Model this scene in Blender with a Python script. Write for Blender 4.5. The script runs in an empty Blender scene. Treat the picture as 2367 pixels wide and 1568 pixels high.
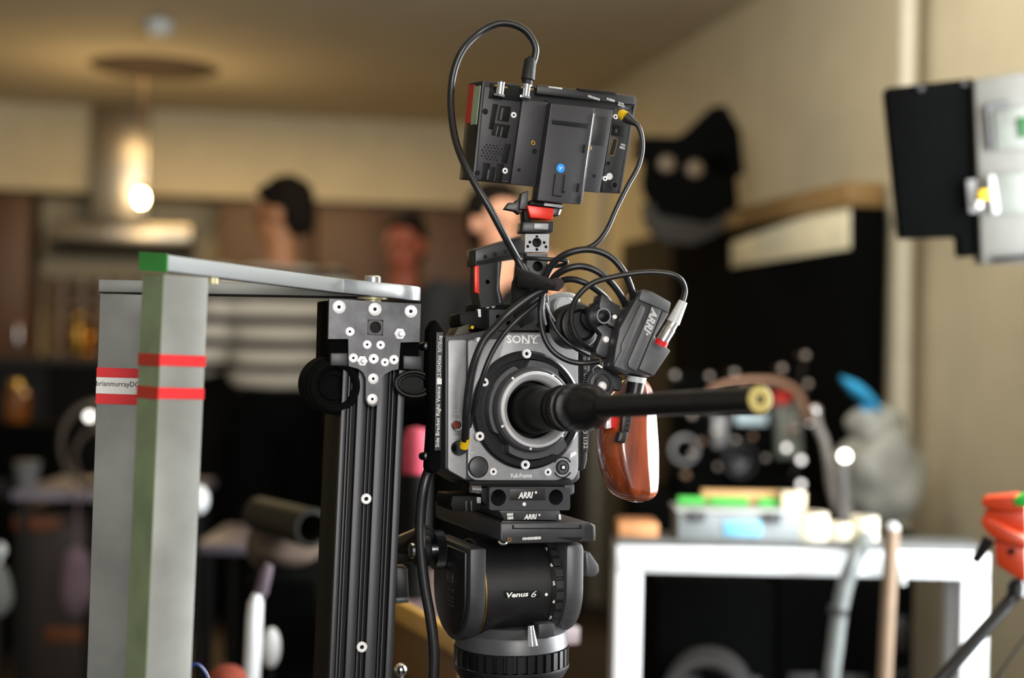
import bpy, bmesh, math, random
from mathutils import Vector, Matrix, noise
from mathutils.geometry import tessellate_polygon
random.seed(7)
scene = bpy.context.scene
col = scene.collection
rad = math.radians

# ------------------------------------------------------------------ camera
FPX = 2367 * 50 / 36
ROLL = rad(1.2)
CAM = Vector((0, 0, 1.25))
RT = Vector((math.cos(ROLL), 0, math.sin(ROLL)))
UP = Vector((-math.sin(ROLL), 0, math.cos(ROLL)))
cam_data = bpy.data.cameras.new('camera')
cam_data.lens = 50
cam_data.sensor_width = 36
cam_data.dof.use_dof = True
cam_data.dof.focus_distance = 1.425
cam_data.dof.aperture_fstop = 2.2
cam_data.clip_start = 0.05
cam = bpy.data.objects.new('camera', cam_data)
cam.matrix_world = Matrix(((RT.x, UP.x, 0, CAM.x), (RT.y, UP.y, -1, CAM.y), (RT.z, UP.z, 0, CAM.z), (0, 0, 0, 1)))
col.objects.link(cam)
scene.camera = cam

# ------------------------------------------------------------------ world, lights, exposure
world = bpy.data.worlds.new('world')
scene.world = world
world.use_nodes = True
bg = world.node_tree.nodes['Background']
bg.inputs[0].default_value = (0.92, 0.95, 1.0, 1)
bg.inputs[1].default_value = 0.32
scene.view_settings.view_transform = 'Standard'
scene.view_settings.look = 'None'
scene.view_settings.gamma = 1
scene.view_settings.exposure = 0.0
scene.view_settings.use_curve_mapping = False

def area(name, loc, target, sx, sy, power, color):
    l = bpy.data.lights.new(name, 'AREA')
    l.shape = 'RECTANGLE'
    l.size, l.size_y, l.energy, l.color = sx, sy, power, color
    o = bpy.data.objects.new(name, l)
    o.location = loc
    o.rotation_euler = (Vector(target) - Vector(loc)).to_track_quat('-Z', 'Y').to_euler()
    col.objects.link(o)
    return o
def point(name, loc, power, color, r=0.05):
    l = bpy.data.lights.new(name, 'POINT')
    l.energy, l.color, l.shadow_soft_size = power, color, r
    o = bpy.data.objects.new(name, l)
    o.location = loc
    col.objects.link(o)
    return o
# assumed daylight at the right-hand wall beside the rig and behind the photographer, then added fills for ceiling and kitchen
area('assumed_side_light', (1.31, 2.0, 1.45), (0.0, 1.70, 1.45), 0.8, 1.5, 96, (0.95, 0.98, 1.0))  # bare area light for assumed side daylight, no window is modelled
area('assumed_front_light', (0.75, -1.5, 1.75), (0.25, 2.5, 1.3), 1.2, 1.3, 84, (1.0, 0.97, 0.92))  # assumed soft daylight from an unseen source, no opening modelled
area('ceiling_fill', (0.25, 2.7, 2.12), (0.25, 6.2, 2.55), 0.9, 0.3, 22, (1.0, 0.96, 0.88))  # added unseen lamp that brightens the far ceiling and back wall
area('kitchen_fill', (-1.2, 6.6, 2.40), (-1.2, 6.6, 0), 1.4, 0.5, 32, (1.0, 0.70, 0.34))  # added warm fill for the kitchen wall, no fitting modelled

# ------------------------------------------------------------------ helpers: pixels, frames
def P(px, py, Z):
    return CAM + Vector((0, Z, 0)) + RT * ((px - 1183.5) / FPX * Z) + UP * (-(py - 784) / FPX * Z)
def ray(px, py):
    return (P(px, py, 1.0) - CAM)
def proj(p):
    d = p - CAM
    return 1183.5 + FPX * d.dot(RT) / d.y, 784 - FPX * d.dot(UP) / d.y

class Frame:
    """origin, U to the right, W up, N towards the viewer"""
    def __init__(s, O, yaw=0, pitch=0, roll=0, axes=None):
        s.O = Vector(O)
        if axes:
            s.U, s.W, s.N = axes
            return
        y, p, r = rad(yaw), rad(pitch), rad(roll)
        N = Vector((math.sin(y) * math.cos(p), -math.cos(y) * math.cos(p), math.sin(p)))
        U = Vector((math.cos(y), math.sin(y), 0))
        W = N.cross(U)
        s.U = U * math.cos(r) - W * math.sin(r)
        s.W = W * math.cos(r) + U * math.sin(r)
        s.N = N
    def p(s, u, w, n=0):
        return s.O + s.U * u + s.W * w + s.N * n
    def hit(s, px, py, n=0):
        d = ray(px, py)
        t = (s.O + s.N * n - CAM).dot(s.N) / d.dot(s.N)
        q = CAM + d * t - s.O
        return (q.dot(s.U), q.dot(s.W))
    def hits(s, pts, n=0):
        return [s.hit(x, y, n) for x, y in pts]
    def m(s, px, py, n=0):      # metres per pixel there
        u, w = s.hit(px, py, n)
        return s.p(u, w, n).y / FPX
    def at(s, u, w, n=0, yaw=None, pitch=0, roll=0):
        return Frame(s.p(u, w, n), axes=(s.U, s.W, s.N)) if yaw is None else Frame(s.p(u, w, n), yaw, pitch, roll)
    def turn(s, deg):           # rotate U,W about N, counter-clockwise as seen
        a = rad(deg)
        return Frame(s.O, axes=(s.U * math.cos(a) + s.W * math.sin(a), s.W * math.cos(a) - s.U * math.sin(a), s.N))
    def top(s):                 # frame whose N is the old W (plan shapes)
        return Frame(s.O, axes=(s.U, -s.N, s.W))
    def side(s):                # frame whose N is the old -U (shapes seen from the left)
        return Frame(s.O, axes=(s.N, s.W, -s.U)) 
WORLD = Frame((0, 0, 0), 0)

def roundpoly(pts, r, seg=4):
    out = []
    n = len(pts)
    for i in range(n):
        a, b, c = Vector(pts[i - 1]), Vector(pts[i]), Vector(pts[(i + 1) % n])
        d1, d2 = (a - b), (c - b)
        l = min(r, d1.length * .45, d2.length * .45)
        p, q = b + d1.normalized() * l, b + d2.normalized() * l
        for k in range(seg + 1):
            t = k / seg
            out.append(tuple((1 - t) ** 2 * p + 2 * t * (1 - t) * b + t * t * q))
    return out
def circle(cx, cy, r, seg=24, ry=None):
    ry = ry or r
    return [(cx + r * math.cos(2 * math.pi * i / seg), cy + ry * math.sin(2 * math.pi * i / seg)) for i in range(seg)]
def catmull(pts, per=8):
    pts = [Vector(p) for p in pts]
    out = []
    for i in range(len(pts) - 1):
        p0, p1, p2, p3 = pts[max(i - 1, 0)], pts[i], pts[i + 1], pts[min(i + 2, len(pts) - 1)]
        for k in range(per):
            t = k / per
            out.append(.5 * ((2 * p1) + (p2 - p0) * t + (2 * p0 - 5 * p1 + 4 * p2 - p3) * t * t + (3 * p1 - p0 - 3 * p2 + p3) * t ** 3))
    out.append(pts[-1])
    return out

# ------------------------------------------------------------------ mesh builder
class MB:
    def __init__(s):
        s.v, s.f = [], []
    def add(s, vs, fs):
        b = len(s.v)
        s.v += [Vector(p) for p in vs]
        s.f += [tuple(i + b for i in f) for f in fs]
        return s
    def addbm(s, bm):
        bm.verts.index_update()
        s.add([v.co.copy() for v in bm.verts], [[v.index for v in f.verts] for f in bm.faces])
        bm.free()
        return s
    def _bev(s, bm, b, seg=2, ang=40):
        bm.normal_update()
        es = [e for e in bm.edges if len(e.link_faces) == 2 and e.calc_face_angle(0) > rad(ang)]
        if es:
            bmesh.ops.bevel(bm, geom=es, offset=b, segments=seg, profile=.5, affect='EDGES', clamp_overlap=True)
    def box(s, F, u0, u1, w0, w1, n0, n1, bev=0):
        return s.prism(F, [(u0, w0), (u1, w0), (u1, w1), (u0, w1)], n0, n1, bev)
    def prism(s, F, pts, n0, n1, bev=0, taper=1.0):
        bm = bmesh.new()
        cx = sum(p[0] for p in pts) / len(pts); cy = sum(p[1] for p in pts) / len(pts)
        a = [bm.verts.new(F.p(u, w, n0)) for u, w in pts]
        b = [bm.verts.new(F.p(cx + (u - cx) * taper, cy + (w - cy) * taper, n1)) for u, w in pts]
        k = len(pts)
        bm.faces.new(a[::-1]); bm.faces.new(b)
        for i in range(k):
            bm.faces.new((a[i], a[(i + 1) % k], b[(i + 1) % k], b[i]))
        bmesh.ops.recalc_face_normals(bm, faces=bm.faces)
        if bev:
            s._bev(bm, bev)
        return s.addbm(bm)
    def pprism(s, F, px, n0, n1, bev=0, r=0, taper=1.0):
        """polygon given in photo pixels, seen on the plane n1"""
        q = F.hits(px, n1)
        if r:
            q = roundpoly(q, r)
        return s.prism(F, q, n0, n1, bev, taper)
    def holed(s, F, outer, holes, n0, n1):
        """plate with through holes"""
        loops = [outer] + holes
        flat = [p for l in loops for p in l]
        tris = tessellate_polygon([[Vector((p[0], p[1], 0)) for p in l] for l in loops])
        k = len(flat)
        vs = [F.p(u, w, n0) for u, w in flat] + [F.p(u, w, n1) for u, w in flat]
        fs = [tuple(t) for t in tris] + [tuple(i + k for i in t) for t in tris]
        b = 0
        for l in loops:
            m = len(l)
            for i in range(m):
                j = (i + 1) % m
                fs.append((b + i, b + j, b + j + k, b + i + k))
            b += m
        return s.add(vs, fs)
    def lathe(s, F, prof, seg=32, u=0, w=0, a0=0, a1=360):
        """profile [(radius, n)] turned about the frame's N through (u, w)"""
        full = abs(a1 - a0) >= 360
        m = seg if full else seg + 1
        vs, fs, rows = [], [], []
        for r, n in prof:
            if r < 1e-6:
                rows.append([len(vs)]); vs.append(F.p(u, w, n)); continue
            row = []
            for i in range(m):
                a = rad(a0 + (a1 - a0) * i / seg)
                row.append(len(vs)); vs.append(F.p(u + r * math.cos(a), w + r * math.sin(a), n))
            rows.append(row)
        for A, B in zip(rows, rows[1:]):
            for i in range(seg):
                j = (i + 1) % m
                if len(A) == 1 and len(B) == 1: continue
                if len(A) == 1: fs.append((A[0], B[j], B[i]))
                elif len(B) == 1: fs.append((A[i], A[j], B[0]))
                else: fs.append((A[i], A[j], B[j], B[i]))
        return s.add(vs, fs)
    def cyl(s, F, u, w, r, n0, n1, seg=24, bev=0):
        b = bev
        pr = [(0, n0), (r, n0), (r, n1), (0, n1)] if not b else [(0, n0), (r, n0), (r, n1 - b), (r - b * .4, n1 - b * .35), (r - b, n1), (0, n1)]
        return s.lathe(F, pr, seg, u, w)
    def pcyl(s, F, px, py, rpx, n0, n1, seg=24, bev=0):
        u, w = F.hit(px, py, n1)
        return s.cyl(F, u, w, rpx * F.m(px, py, n1), n0, n1, seg, bev)
    def tube(s, pts, r, seg=10, cap=True):
        pts = [Vector(p) for p in pts]
        n = len(pts)
        rs = r if isinstance(r, (list, tuple)) else [r] * n
        t = (pts[1] - pts[0]).normalized()
        ref = Vector((0, 0, 1)) if abs(t.z) < .9 else Vector((1, 0, 0))
        x = t.cross(ref).normalized()
        vs, fs = [], []
        for i in range(n):
            t = (pts[min(i + 1, n - 1)] - pts[max(i - 1, 0)])
            t = t.normalized() if t.length > 1e-9 else Vector((0, 0, 1))
            x = (x - t * x.dot(t)).normalized()
            y = t.cross(x)
            for k in range(seg):
                a = 2 * math.pi * k / seg
                vs.append(pts[i] + (x * math.cos(a) + y * math.sin(a)) * rs[i])
        for i in range(n - 1):
            for k in range(seg):
                j = (k + 1) % seg
                fs.append((i * seg + k, i * seg + j, (i + 1) * seg + j, (i + 1) * seg + k))
        if cap:
            fs.append(tuple(range(seg))[::-1]); fs.append(tuple((n - 1) * seg + k for k in range(seg)))
        return s.add(vs, fs)
    def rod(s, a, b, ra, rb=None, seg=16):
        return s.tube([a, b], [ra, ra if rb is None else rb], seg)
    def ptube(s, pts, rpx, seg=10, per=8):
        """smooth cable through (px, py, depth) points"""
        q = catmull([P(*p) for p in pts], per)
        zm = sum(p[2] for p in pts) / len(pts)
        return s.tube(q, rpx * zm / FPX, seg)
    def torus(s, F, R, r, u=0, w=0, n=0, seg=32, ms=10, sx=1, sy=1):
        vs, fs = [], []
        for i in range(seg):
            a = 2 * math.pi * i / seg
            for k in range(ms):
                b = 2 * math.pi * k / ms
                q = R + r * math.cos(b)
                vs.append(F.p(u + q * math.cos(a) * sx, w + q * math.sin(a) * sy, n + r * math.sin(b)))
        for i in range(seg):
            for k in range(ms):
                fs.append((i * ms + k, ((i + 1) % seg) * ms + k, ((i + 1) % seg) * ms + (k + 1) % ms, i * ms + (k + 1) % ms))
        return s.add(vs, fs)
    def ell(s, c, rx, ry, rz, F=WORLD, seg=20, rows=12, rough=0, seed=0, f=6.0):
        """ellipsoid; rx along U, ry along N (depth), rz along W; rough crumples it"""
        c = Vector(c)
        vs, fs = [], []
        for i in range(rows + 1):
            th = math.pi * i / rows
            for k in range(seg):
                a = 2 * math.pi * k / seg
                d = F.U * (math.sin(th) * math.cos(a) * rx) + F.N * (math.sin(th) * math.sin(a) * ry) + F.W * (math.cos(th) * rz)
                if rough:
                    d = d * (1 + rough * noise.noise((c + d) * f + Vector((seed, seed, 0))))
                vs.append(c + d)
        for i in range(rows):
            for k in range(seg):
                j = (k + 1) % seg
                fs.append((i * seg + k, i * seg + j, (i + 1) * seg + j, (i + 1) * seg + k))
        return s.add(vs, fs)
    def hexa(s, p8):
        return s.add(p8, [(0, 1, 2, 3), (7, 6, 5, 4), (0, 4, 5, 1), (1, 5, 6, 2), (2, 6, 7, 3), (3, 7, 4, 0)])
    def loft(s, rings, cap=True):
        k = len(rings[0])
        vs = [p for r in rings for p in r]
        fs = []
        for i in range(len(rings) - 1):
            for a in range(k):
                b = (a + 1) % k
                fs.append((i * k + a, i * k + b, (i + 1) * k + b, (i + 1) * k + a))
        if cap:
            fs.append(tuple(range(k))[::-1]); fs.append(tuple((len(rings) - 1) * k + a for a in range(k)))
        return s.add(vs, fs)

ORG = {}
def link(name, me, m, parent, loc):
    o = bpy.data.objects.new(name, me)
    col.objects.link(o)
    o.location = loc
    if parent is not None:
        o.parent = parent
    if m is not None:
        me.materials.append(m)
    return o
def mesh_of(name, mb, org, smooth=34):
    me = bpy.data.meshes.new(name)
    me.from_pydata([tuple(v - org) for v in mb.v], [], mb.f)
    bm = bmesh.new(); bm.from_mesh(me)
    bmesh.ops.remove_doubles(bm, verts=bm.verts, dist=1e-7)
    bmesh.ops.recalc_face_normals(bm, faces=bm.faces)
    bm.to_mesh(me); bm.free()
    if smooth:
        me.shade_smooth()
        me.set_sharp_from_angle(angle=rad(smooth))
    return me
def part(name, mb, m, parent, label=None, smooth=34):
    org = ORG[parent]
    o = link(name, mesh_of(name, mb, org, smooth), m, parent, (0, 0, 0))
    ORG[o] = org
    if label: o['label'] = label
    return o
def thing(name, label, cat, loc, group=None, kind=None):
    o = bpy.data.objects.new(name, None)
    o.empty_display_size = .05
    col.objects.link(o)
    o.location = loc
    ORG[o] = Vector(loc)
    if label: o['label'] = label
    if cat: o['category'] = cat
    if group: o['group'] = group
    if kind: o['kind'] = kind
    return o
def solo(name, mb, m, label, cat, group=None, kind=None, smooth=34):
    lo = Vector((min(v.x for v in mb.v), min(v.y for v in mb.v), min(v.z for v in mb.v)))
    hi = Vector((max(v.x for v in mb.v), max(v.y for v in mb.v), max(v.z for v in mb.v)))
    org = Vector(((lo.x + hi.x) / 2, (lo.y + hi.y) / 2, lo.z))
    o = link(name, mesh_of(name, mb, org, smooth), m, None, org)
    ORG[o] = org
    if label: o['label'] = label
    if cat: o['category'] = cat
    if group: o['group'] = group
    if kind: o['kind'] = kind
    return o
def struct(name, mb, m, label=None):
    return solo(name, mb, m, label, None, kind='structure')

def text(F, s, pxc, wpx, hpx, n, m, parent, rot=0, shear=0, bold=0, name='lettering', ext=.00015):
    """lettering centred on photo pixel pxc, wpx by hpx photo pixels, lying on plane n"""
    cu = bpy.data.curves.new('t', 'FONT')
    cu.body = s; cu.size = 1; cu.extrude = 0; cu.offset = bold; cu.shear = shear; cu.resolution_u = 2
    t = bpy.data.objects.new('t', cu)
    col.objects.link(t)
    me = bpy.data.meshes.new_from_object(t)
    bpy.data.objects.remove(t)
    bpy.data.curves.remove(cu)
    xs = [v.co.x for v in me.vertices]; ys = [v.co.y for v in me.vertices]
    cx, cy = (min(xs) + max(xs)) / 2, (min(ys) + max(ys)) / 2
    k = F.m(*pxc, n)
    sx, sy = wpx * k / (max(xs) - min(xs)), hpx * k / (max(ys) - min(ys))
    u, w = F.hit(*pxc, n)
    G = Frame(F.p(u, w, n), axes=(F.U, F.W, F.N)).turn(rot)
    org = ORG[parent]
    for v in me.vertices:
        v.co = G.p((v.co.x - cx) * sx, (v.co.y - cy) * sy, ext) - org
    o = link(name, me, m, parent, (0, 0, 0))
    ORG[o] = org
    return o

# ------------------------------------------------------------------ materials
def lin(c):
    c = c / 255
    return c / 12.92 if c <= .04045 else ((c + .055) / 1.055) ** 2.4
MATS = {}
def mat(name, rgb, rough=.5, metal=0, var=.12, scale=30, bump=0, spec=.5, coat=0, emit=None, estr=0, trans=0, stretch=None, sheen=0, rgb2=None):
    if name in MATS: return MATS[name]
    m = bpy.data.materials.new(name)
    m.use_nodes = True
    nt = m.node_tree; N = nt.nodes; L = nt.links
    b = N['Principled BSDF']
    c = tuple(lin(x) for x in rgb)
    tc = N.new('ShaderNodeTexCoord')
    mp = N.new('ShaderNodeMapping')
    if stretch: mp.inputs['Scale'].default_value = stretch
    L.new(tc.outputs['Object'], mp.inputs['Vector'])
    nz = N.new('ShaderNodeTexNoise')
    nz.inputs['Scale'].default_value = scale
    nz.inputs['Detail'].default_value = 5
    L.new(mp.outputs[0], nz.inputs['Vector'])
    rp = N.new('ShaderNodeValToRGB')
    rp.color_ramp.elements[0].position = .3; rp.color_ramp.elements[1].position = .7
    if rgb2:
        c2 = tuple(lin(x) for x in rgb2)
        rp.color_ramp.elements[0].color = c2 + (1,); rp.color_ramp.elements[1].color = c + (1,)
    else:
        rp.color_ramp.elements[0].color = tuple(x * (1 - var) for x in c) + (1,)
        rp.color_ramp.elements[1].color = tuple(min(1, x * (1 + var)) for x in c) + (1,)
    L.new(nz.outputs['Fac'], rp.inputs['Fac'])
    L.new(rp.outputs['Color'], b.inputs['Base Color'])
    b.inputs['Roughness'].default_value = rough
    b.inputs['Metallic'].default_value = metal
    b.inputs['Specular IOR Level'].default_value = spec
    b.inputs['Coat Weight'].default_value = coat
    b.inputs['Sheen Weight'].default_value = sheen
    b.inputs['Transmission Weight'].default_value = trans
    if emit:
        b.inputs['Emission Color'].default_value = tuple(lin(x) for x in emit) + (1,)
        b.inputs['Emission Strength'].default_value = estr
    if bump:
        bp = N.new('ShaderNodeBump')
        bp.inputs['Strength'].default_value = bump
        bp.inputs['Distance'].default_value = .002
        L.new(nz.outputs['Fac'], bp.inputs['Height'])
        L.new(bp.outputs[0], b.inputs['Normal'])
    MATS[name] = m
    return m
M_BLACK = mat('black_anodised', (17, 17, 19), .42, 0, .2, 60, .05)
M_BLACK2 = mat('black_satin_metal', (24, 24, 26), .3, .3, .2, 80)
M_DEEP = mat('deep_black', (5, 6, 6), .6, 0, .1, spec=.2)
M_MATTE = mat('matte_black', (7, 8, 8), 1.0, 0, .1, spec=.05)
M_RUBBER = mat('black_rubber', (11, 11, 12), .6, 0, .2, 90, .1)
M_CABLE = mat('black_cable_jacket', (22, 22, 24), .38, 0, .15, 200, .03)
M_GUN = mat('gunmetal_paint', (74, 75, 78), .42, .25, .08, 120, .04)
M_GUN2 = mat('dark_gunmetal_paint', (54, 54, 57), .45, .2, .1, 120, .04)
M_FACE = mat('grey_camera_paint', (142, 143, 146), .42, .15, .06, 150, .03)
M_MON = mat('monitor_shell_grey', (41, 40, 44), .5, .1, .06, 160, .04)
M_MOND = mat('monitor_dark_shell', (17, 17, 19), .45, .1, .1, 120, .04)
M_STEEL = mat('bright_steel', (215, 215, 218), .22, 1, .05, 60)
M_SCREW = mat('zinc_screw', (238, 236, 238), .35, .2, .05, 200)
M_CHROME = mat('polished_chrome', (235, 235, 238), .07, 1, .03, 20)
M_BRASS = mat('brass_insert', (196, 160, 96), .3, 1, .05)
M_WHITE_INK = mat('white_print', (225, 225, 222), .6, 0, .04)
M_GREY_INK = mat('grey_print', (178, 178, 178), .6, 0, .04)
M_DARK_INK = mat('black_print', (20, 20, 24), .6, 0, .04)
M_RED = mat('red_tape', (215, 28, 34), .5, 0, .08, 40)
M_REDP = mat('red_anodised', (210, 42, 22), .35, .2, .1, 60)
M_YEL = mat('yellow_sleeve', (222, 180, 20), .45, 0, .08)
M_BLUE = mat('blue_sticker', (30, 140, 230), .4, 0, .06)
M_LTGREY = mat('light_grey_shell', (188, 192, 192), .4, 0, .05)
# ================================================================== ROOM
M_WALL = mat('beige_wall_paint', (186, 176, 150), .8, 0, .05, 6)
M_CEIL = mat('ceiling_paint', (190, 178, 152), .85, 0, .04, 5)
M_FLOOR = mat('dark_floor', (60, 50, 42), .5, 0, .2, 4)
M_TRIM = mat('cream_trim', (184, 178, 160), .5, 0, .04)
M_WOODD = mat('dark_brown_cabinet_wood', (72, 43, 13), .5, 0, .25, 6, 0, stretch=(1, 1, .15))
ZC = 2.45
# back wall line and right wall line in plan
BL, BR = Vector((-4.2, 7.76, 0)), Vector((0.05, 8.55, 0))
RW0, RW1 = Vector((1.77, 0.55, 0)), Vector((0.05, 8.55, 0))
def wall_between(name, a, b, z0, z1, th, m):
    d = (b - a); L_ = d.length; d = d / L_
    n = Vector((d.y, -d.x, 0))
    F = Frame(a, axes=(d, Vector((0, 0, 1)), n))
    mb = MB(); mb.box(F, 0, L_, z0, z1, -th, 0)
    return struct(name, mb, m), F, L_
wb, FB, LB = wall_between('wall_back', BL, BR, 0, ZC, .1, M_WALL)
wr, FR, LR = wall_between('wall_right', RW1, RW0, 0, ZC, .1, M_WALL)
wl, FL, LL = wall_between('wall_left', Vector((-4.2, -2.2, 0)), BL, 0, ZC, .1, M_WALL)
mb = MB(); mb.box(Frame((0, 3, 0), 0), -4.6, 2.6, -.12, 0, -6.2, 6.0); struct('floor', mb, M_FLOOR)
mb = MB(); mb.box(Frame((0, 3, 0), 0), -4.6, 2.6, ZC, ZC + .1, -6.2, 3.6); struct('ceiling', mb, M_CEIL)
# boxed-in bulkhead over the kitchen
mb = MB(); mb.box(FB, 0.02, LB - .02, 1.99, ZC - .002, .002, .5); struct('trim_1', mb, M_WALL, 'beige boxed-in bulkhead above the kitchen cabinets')
# pale upright casing on the right wall, far end
mb = MB(); mb.box(FR, 1.55, 1.86, 0.002, 2.12, .002, .05, .006); struct('trim_2', mb, M_TRIM, 'pale upright door casing at the far corner')

# tall kitchen cabinets under the bulkhead
def cabinet(u0, u1, label):
    t = thing('kitchen_cabinet', label, 'cabinet', FB.p((u0 + u1) / 2, 0.004, .23), 'brown kitchen cabinets')
    mb = MB(); mb.box(FB, u0 + .004, u1 - .004, .004, 1.98, .004, .42); part('carcass', mb, M_WOODD, t)
    mb = MB(); mb.box(FB, u0 + .012, u1 - .012, .1, 1.02, .422, .445, .004); d = part('door', mb, M_WOODD, t)
    mb = MB(); mb.box(FB, u1 - .06, u1 - .045, .8, .95, .446, .47, .003); part('handle', mb, M_STEEL, d)
    mb = MB(); mb.box(FB, u0 + .012, u1 - .012, 1.04, 1.965, .422, .445, .004); d = part('door', mb, M_WOODD, t)
    mb = MB(); mb.box(FB, u1 - .06, u1 - .045, 1.12, 1.27, .446, .47, .003); part('handle', mb, M_STEEL, d)
hu = FB.hit(290, 600, .3)[0]
cabinet(hu - 1.75, hu - 1.15, 'tall brown kitchen cabinet at the left picture edge')
cabinet(hu - 1.14, hu - .48, 'tall brown kitchen cabinet just left of the cooker hood')
cabinet(hu + .50, hu + 1.02, 'tall brown kitchen cabinet just right of the cooker hood')
cabinet(hu + 1.03, hu + 1.6, 'tall brown kitchen cabinet behind the person in stripes')
cabinet(hu + 1.61, hu + 2.16, 'tall brown kitchen cabinet behind the person with reddish face')
# cooker hood
M_HOOD = mat('brushed_hood_steel', (168, 158, 140), .3, .9, .06, 30)
H = Frame(FB.p(hu, 0, .3), axes=(FB.U, FB.W, FB.N))
t = thing('cooker_hood', 'steel cooker hood with square flue behind the glowing bulb', 'cooker hood', H.p(0, 1.55, 0))
hw0 = H.hit(290, 560, .25)[1]; hw1 = H.hit(290, 516, .25)[1]
mb = MB(); mb.prism(H, [(-.36, hw0), (.36, hw0), (.36, hw1), (-.36, hw1)], -.28, .25, .008); part('canopy', mb, M_HOOD, t)
mb = MB(); mb.box(H, -.37, .37, hw0 - .035, hw0 - .002, -.28, .26, .004); part('filter_rim', mb, M_DEEP, t)
mb = MB(); mb.box(H, -.15, .13, hw1 + .001, ZC - .004, .202, .33, .006); part('flue', mb, M_HOOD, t)
for k in range(3):
    mb = MB(); mb.pcyl(H, 255 + k * 22, 536, 5, .25, .256, 12); part('button', mb, M_STEEL, t)
# back splash recess, worktop and pots beneath the hood
M_TILE = mat('brown_splash_tile', (96, 70, 34), .3, 0, .2, 5)
t = thing('cooker', 'dark range cooker under the steel hood', 'cooker', FB.p(hu, .004, .3))
mb = MB(); mb.box(FB, hu - .46, hu + .48, .004, .93, .004, .5, .005); part('body', mb, M_DEEP, t)
mb = MB(); mb.box(FB, hu - .42, hu + .44, .2, .78, .502, .52, .004); d = part('oven_door', mb, M_BLACK2, t)
mb = MB(); mb.rod(FB.p(hu - .35, .72, .55), FB.p(hu + .37, .72, .55), .01); part('handle', mb, M_STEEL, d)
mb = MB(); mb.box(FB, hu - .47, hu + .49, .932, .96, .004, .53, .004); part('hob', mb, M_BLACK2, t)
t = thing('tiled_splashback', 'brown tiled splashback between the hood and cooker', 'splashback', FB.p(hu, .97, .01))
for r_ in range(6):
    for c_ in range(8):
        mb = MB(); mb.box(FB, hu - .46 + c_ * .116, hu - .46 + c_ * .116 + .11, .97 + r_ * .098, .97 + r_ * .098 + .092, .004, .02, .003)
        part('tile', mb, M_TILE, t)
M_POT = mat('brass_pot_metal', (224, 176, 84), .18, 1, .05, 20)
M_COPPER = mat('copper_pan_metal', (236, 132, 58), .2, 1, .05, 20)
def pot(px, py, r, h, m, label):
    u, w = FB.hit(px, py, .3)
    F = Frame(FB.p(u, .962, .3), axes=(FB.U, -FB.N, FB.W))
    t = thing('cooking_pot', label, 'pot', F.O, 'pots on the cooker')
    mb = MB(); mb.lathe(F, [(0, 0), (r * .92, 0), (r, .02), (r, h), (r * .94, h), (r * .9, .03), (0, .02)], 24); part('bowl', mb, m, t)
    mb = MB(); mb.lathe(F, [(r, h + .002), (r * .7, h + .03), (.02, h + .045), (.02, h + .07), (0, h + .075)], 24); part('lid', mb, m, t)
    mb = MB(); mb.tube(catmull([F.p(r * .98, 0, h * .8), F.p(r + .02, 0, h * .85), F.p(r + .02, 0, h * .6), F.p(r * .98, 0, h * .55)], 4), .006, 6); part('handle', mb, m, t)
pot(185, 620, .05, .30, M_POT, 'tall brass stock pot at the left of the cooker')
pot(268, 620, .062, .34, M_POT, 'largest brass pot on the cooker, under the bulb')
pot(352, 660, .075, .22, M_COPPER, 'copper pan glowing orange beside the grey post')

# pendant lamp, smoke alarm
M_BULB = mat('glowing_bulb', (255, 240, 210), .4, 0, 0, 10, 0, emit=(255, 222, 160), estr=60)
pb = P(326, 458, 6.45)
t = thing('pendant_lamp', 'bare glowing pendant bulb hanging from the ceiling under a painted shadow disc', 'lamp', pb)
F = Frame(pb, axes=(Vector((1, 0, 0)), Vector((0, 1, 0)), Vector((0, 0, 1))))
mb = MB(); mb.lathe(F, [(0, -.032), (.012, -.03), (.02, -.018), (.023, .0), (.021, .014), (.015, .024), (.012, .03), (0, .032)], 20); part('bulb', mb, M_BULB, t)
mb = MB(); mb.lathe(F, [(.0, .03), (.013, .03), (.013, .07), (.006, .08), (0, .08)], 16); part('socket', mb, M_POT, t)
mb = MB(); mb.rod(pb + Vector((0, 0, .078)), Vector((pb.x, pb.y, ZC - .02)), .004, None, 8); part('cord', mb, M_WOODD, t)
mb = MB(); mb.lathe(Frame((pb.x + .05, pb.y, 0), axes=(F.U, F.W, F.N)), [(0, ZC - .03), (.05, ZC - .03), (.26, ZC - .012), (.29, ZC - .002), (0, ZC - .002)], 40); part('ceiling_shadow', mb, mat('taupe_shadow', (74, 60, 48), .9), t)  # dark disc painted in as the shadow on the ceiling
lp = point('bulb_light', pb + Vector((0, -.09, -.02)), 13, (1.0, .70, .34), .05); lp.parent = t; lp.location = Vector((0, -.09, -.02))
sd = P(366, 62, 5.5)
F = Frame((sd.x, sd.y, 0), axes=(Vector((1, 0, 0)), Vector((0, 1, 0)), Vector((0, 0, 1))))
t = thing('smoke_alarm', 'white round smoke alarm on the ceiling', 'smoke alarm', (sd.x, sd.y, ZC - .05))
mb = MB(); mb.lathe(F, [(0, ZC - .055), (.04, ZC - .052), (.055, ZC - .03), (.058, ZC - .002), (0, ZC - .002)], 24); part('housing', mb, M_LTGREY, t)
mb = MB(); mb.lathe(F, [(0, ZC - .061), (.02, ZC - .06), (.024, ZC - .0525), (0, ZC - .052)], 16); part('test_button', mb, M_TRIM, t)

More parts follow.
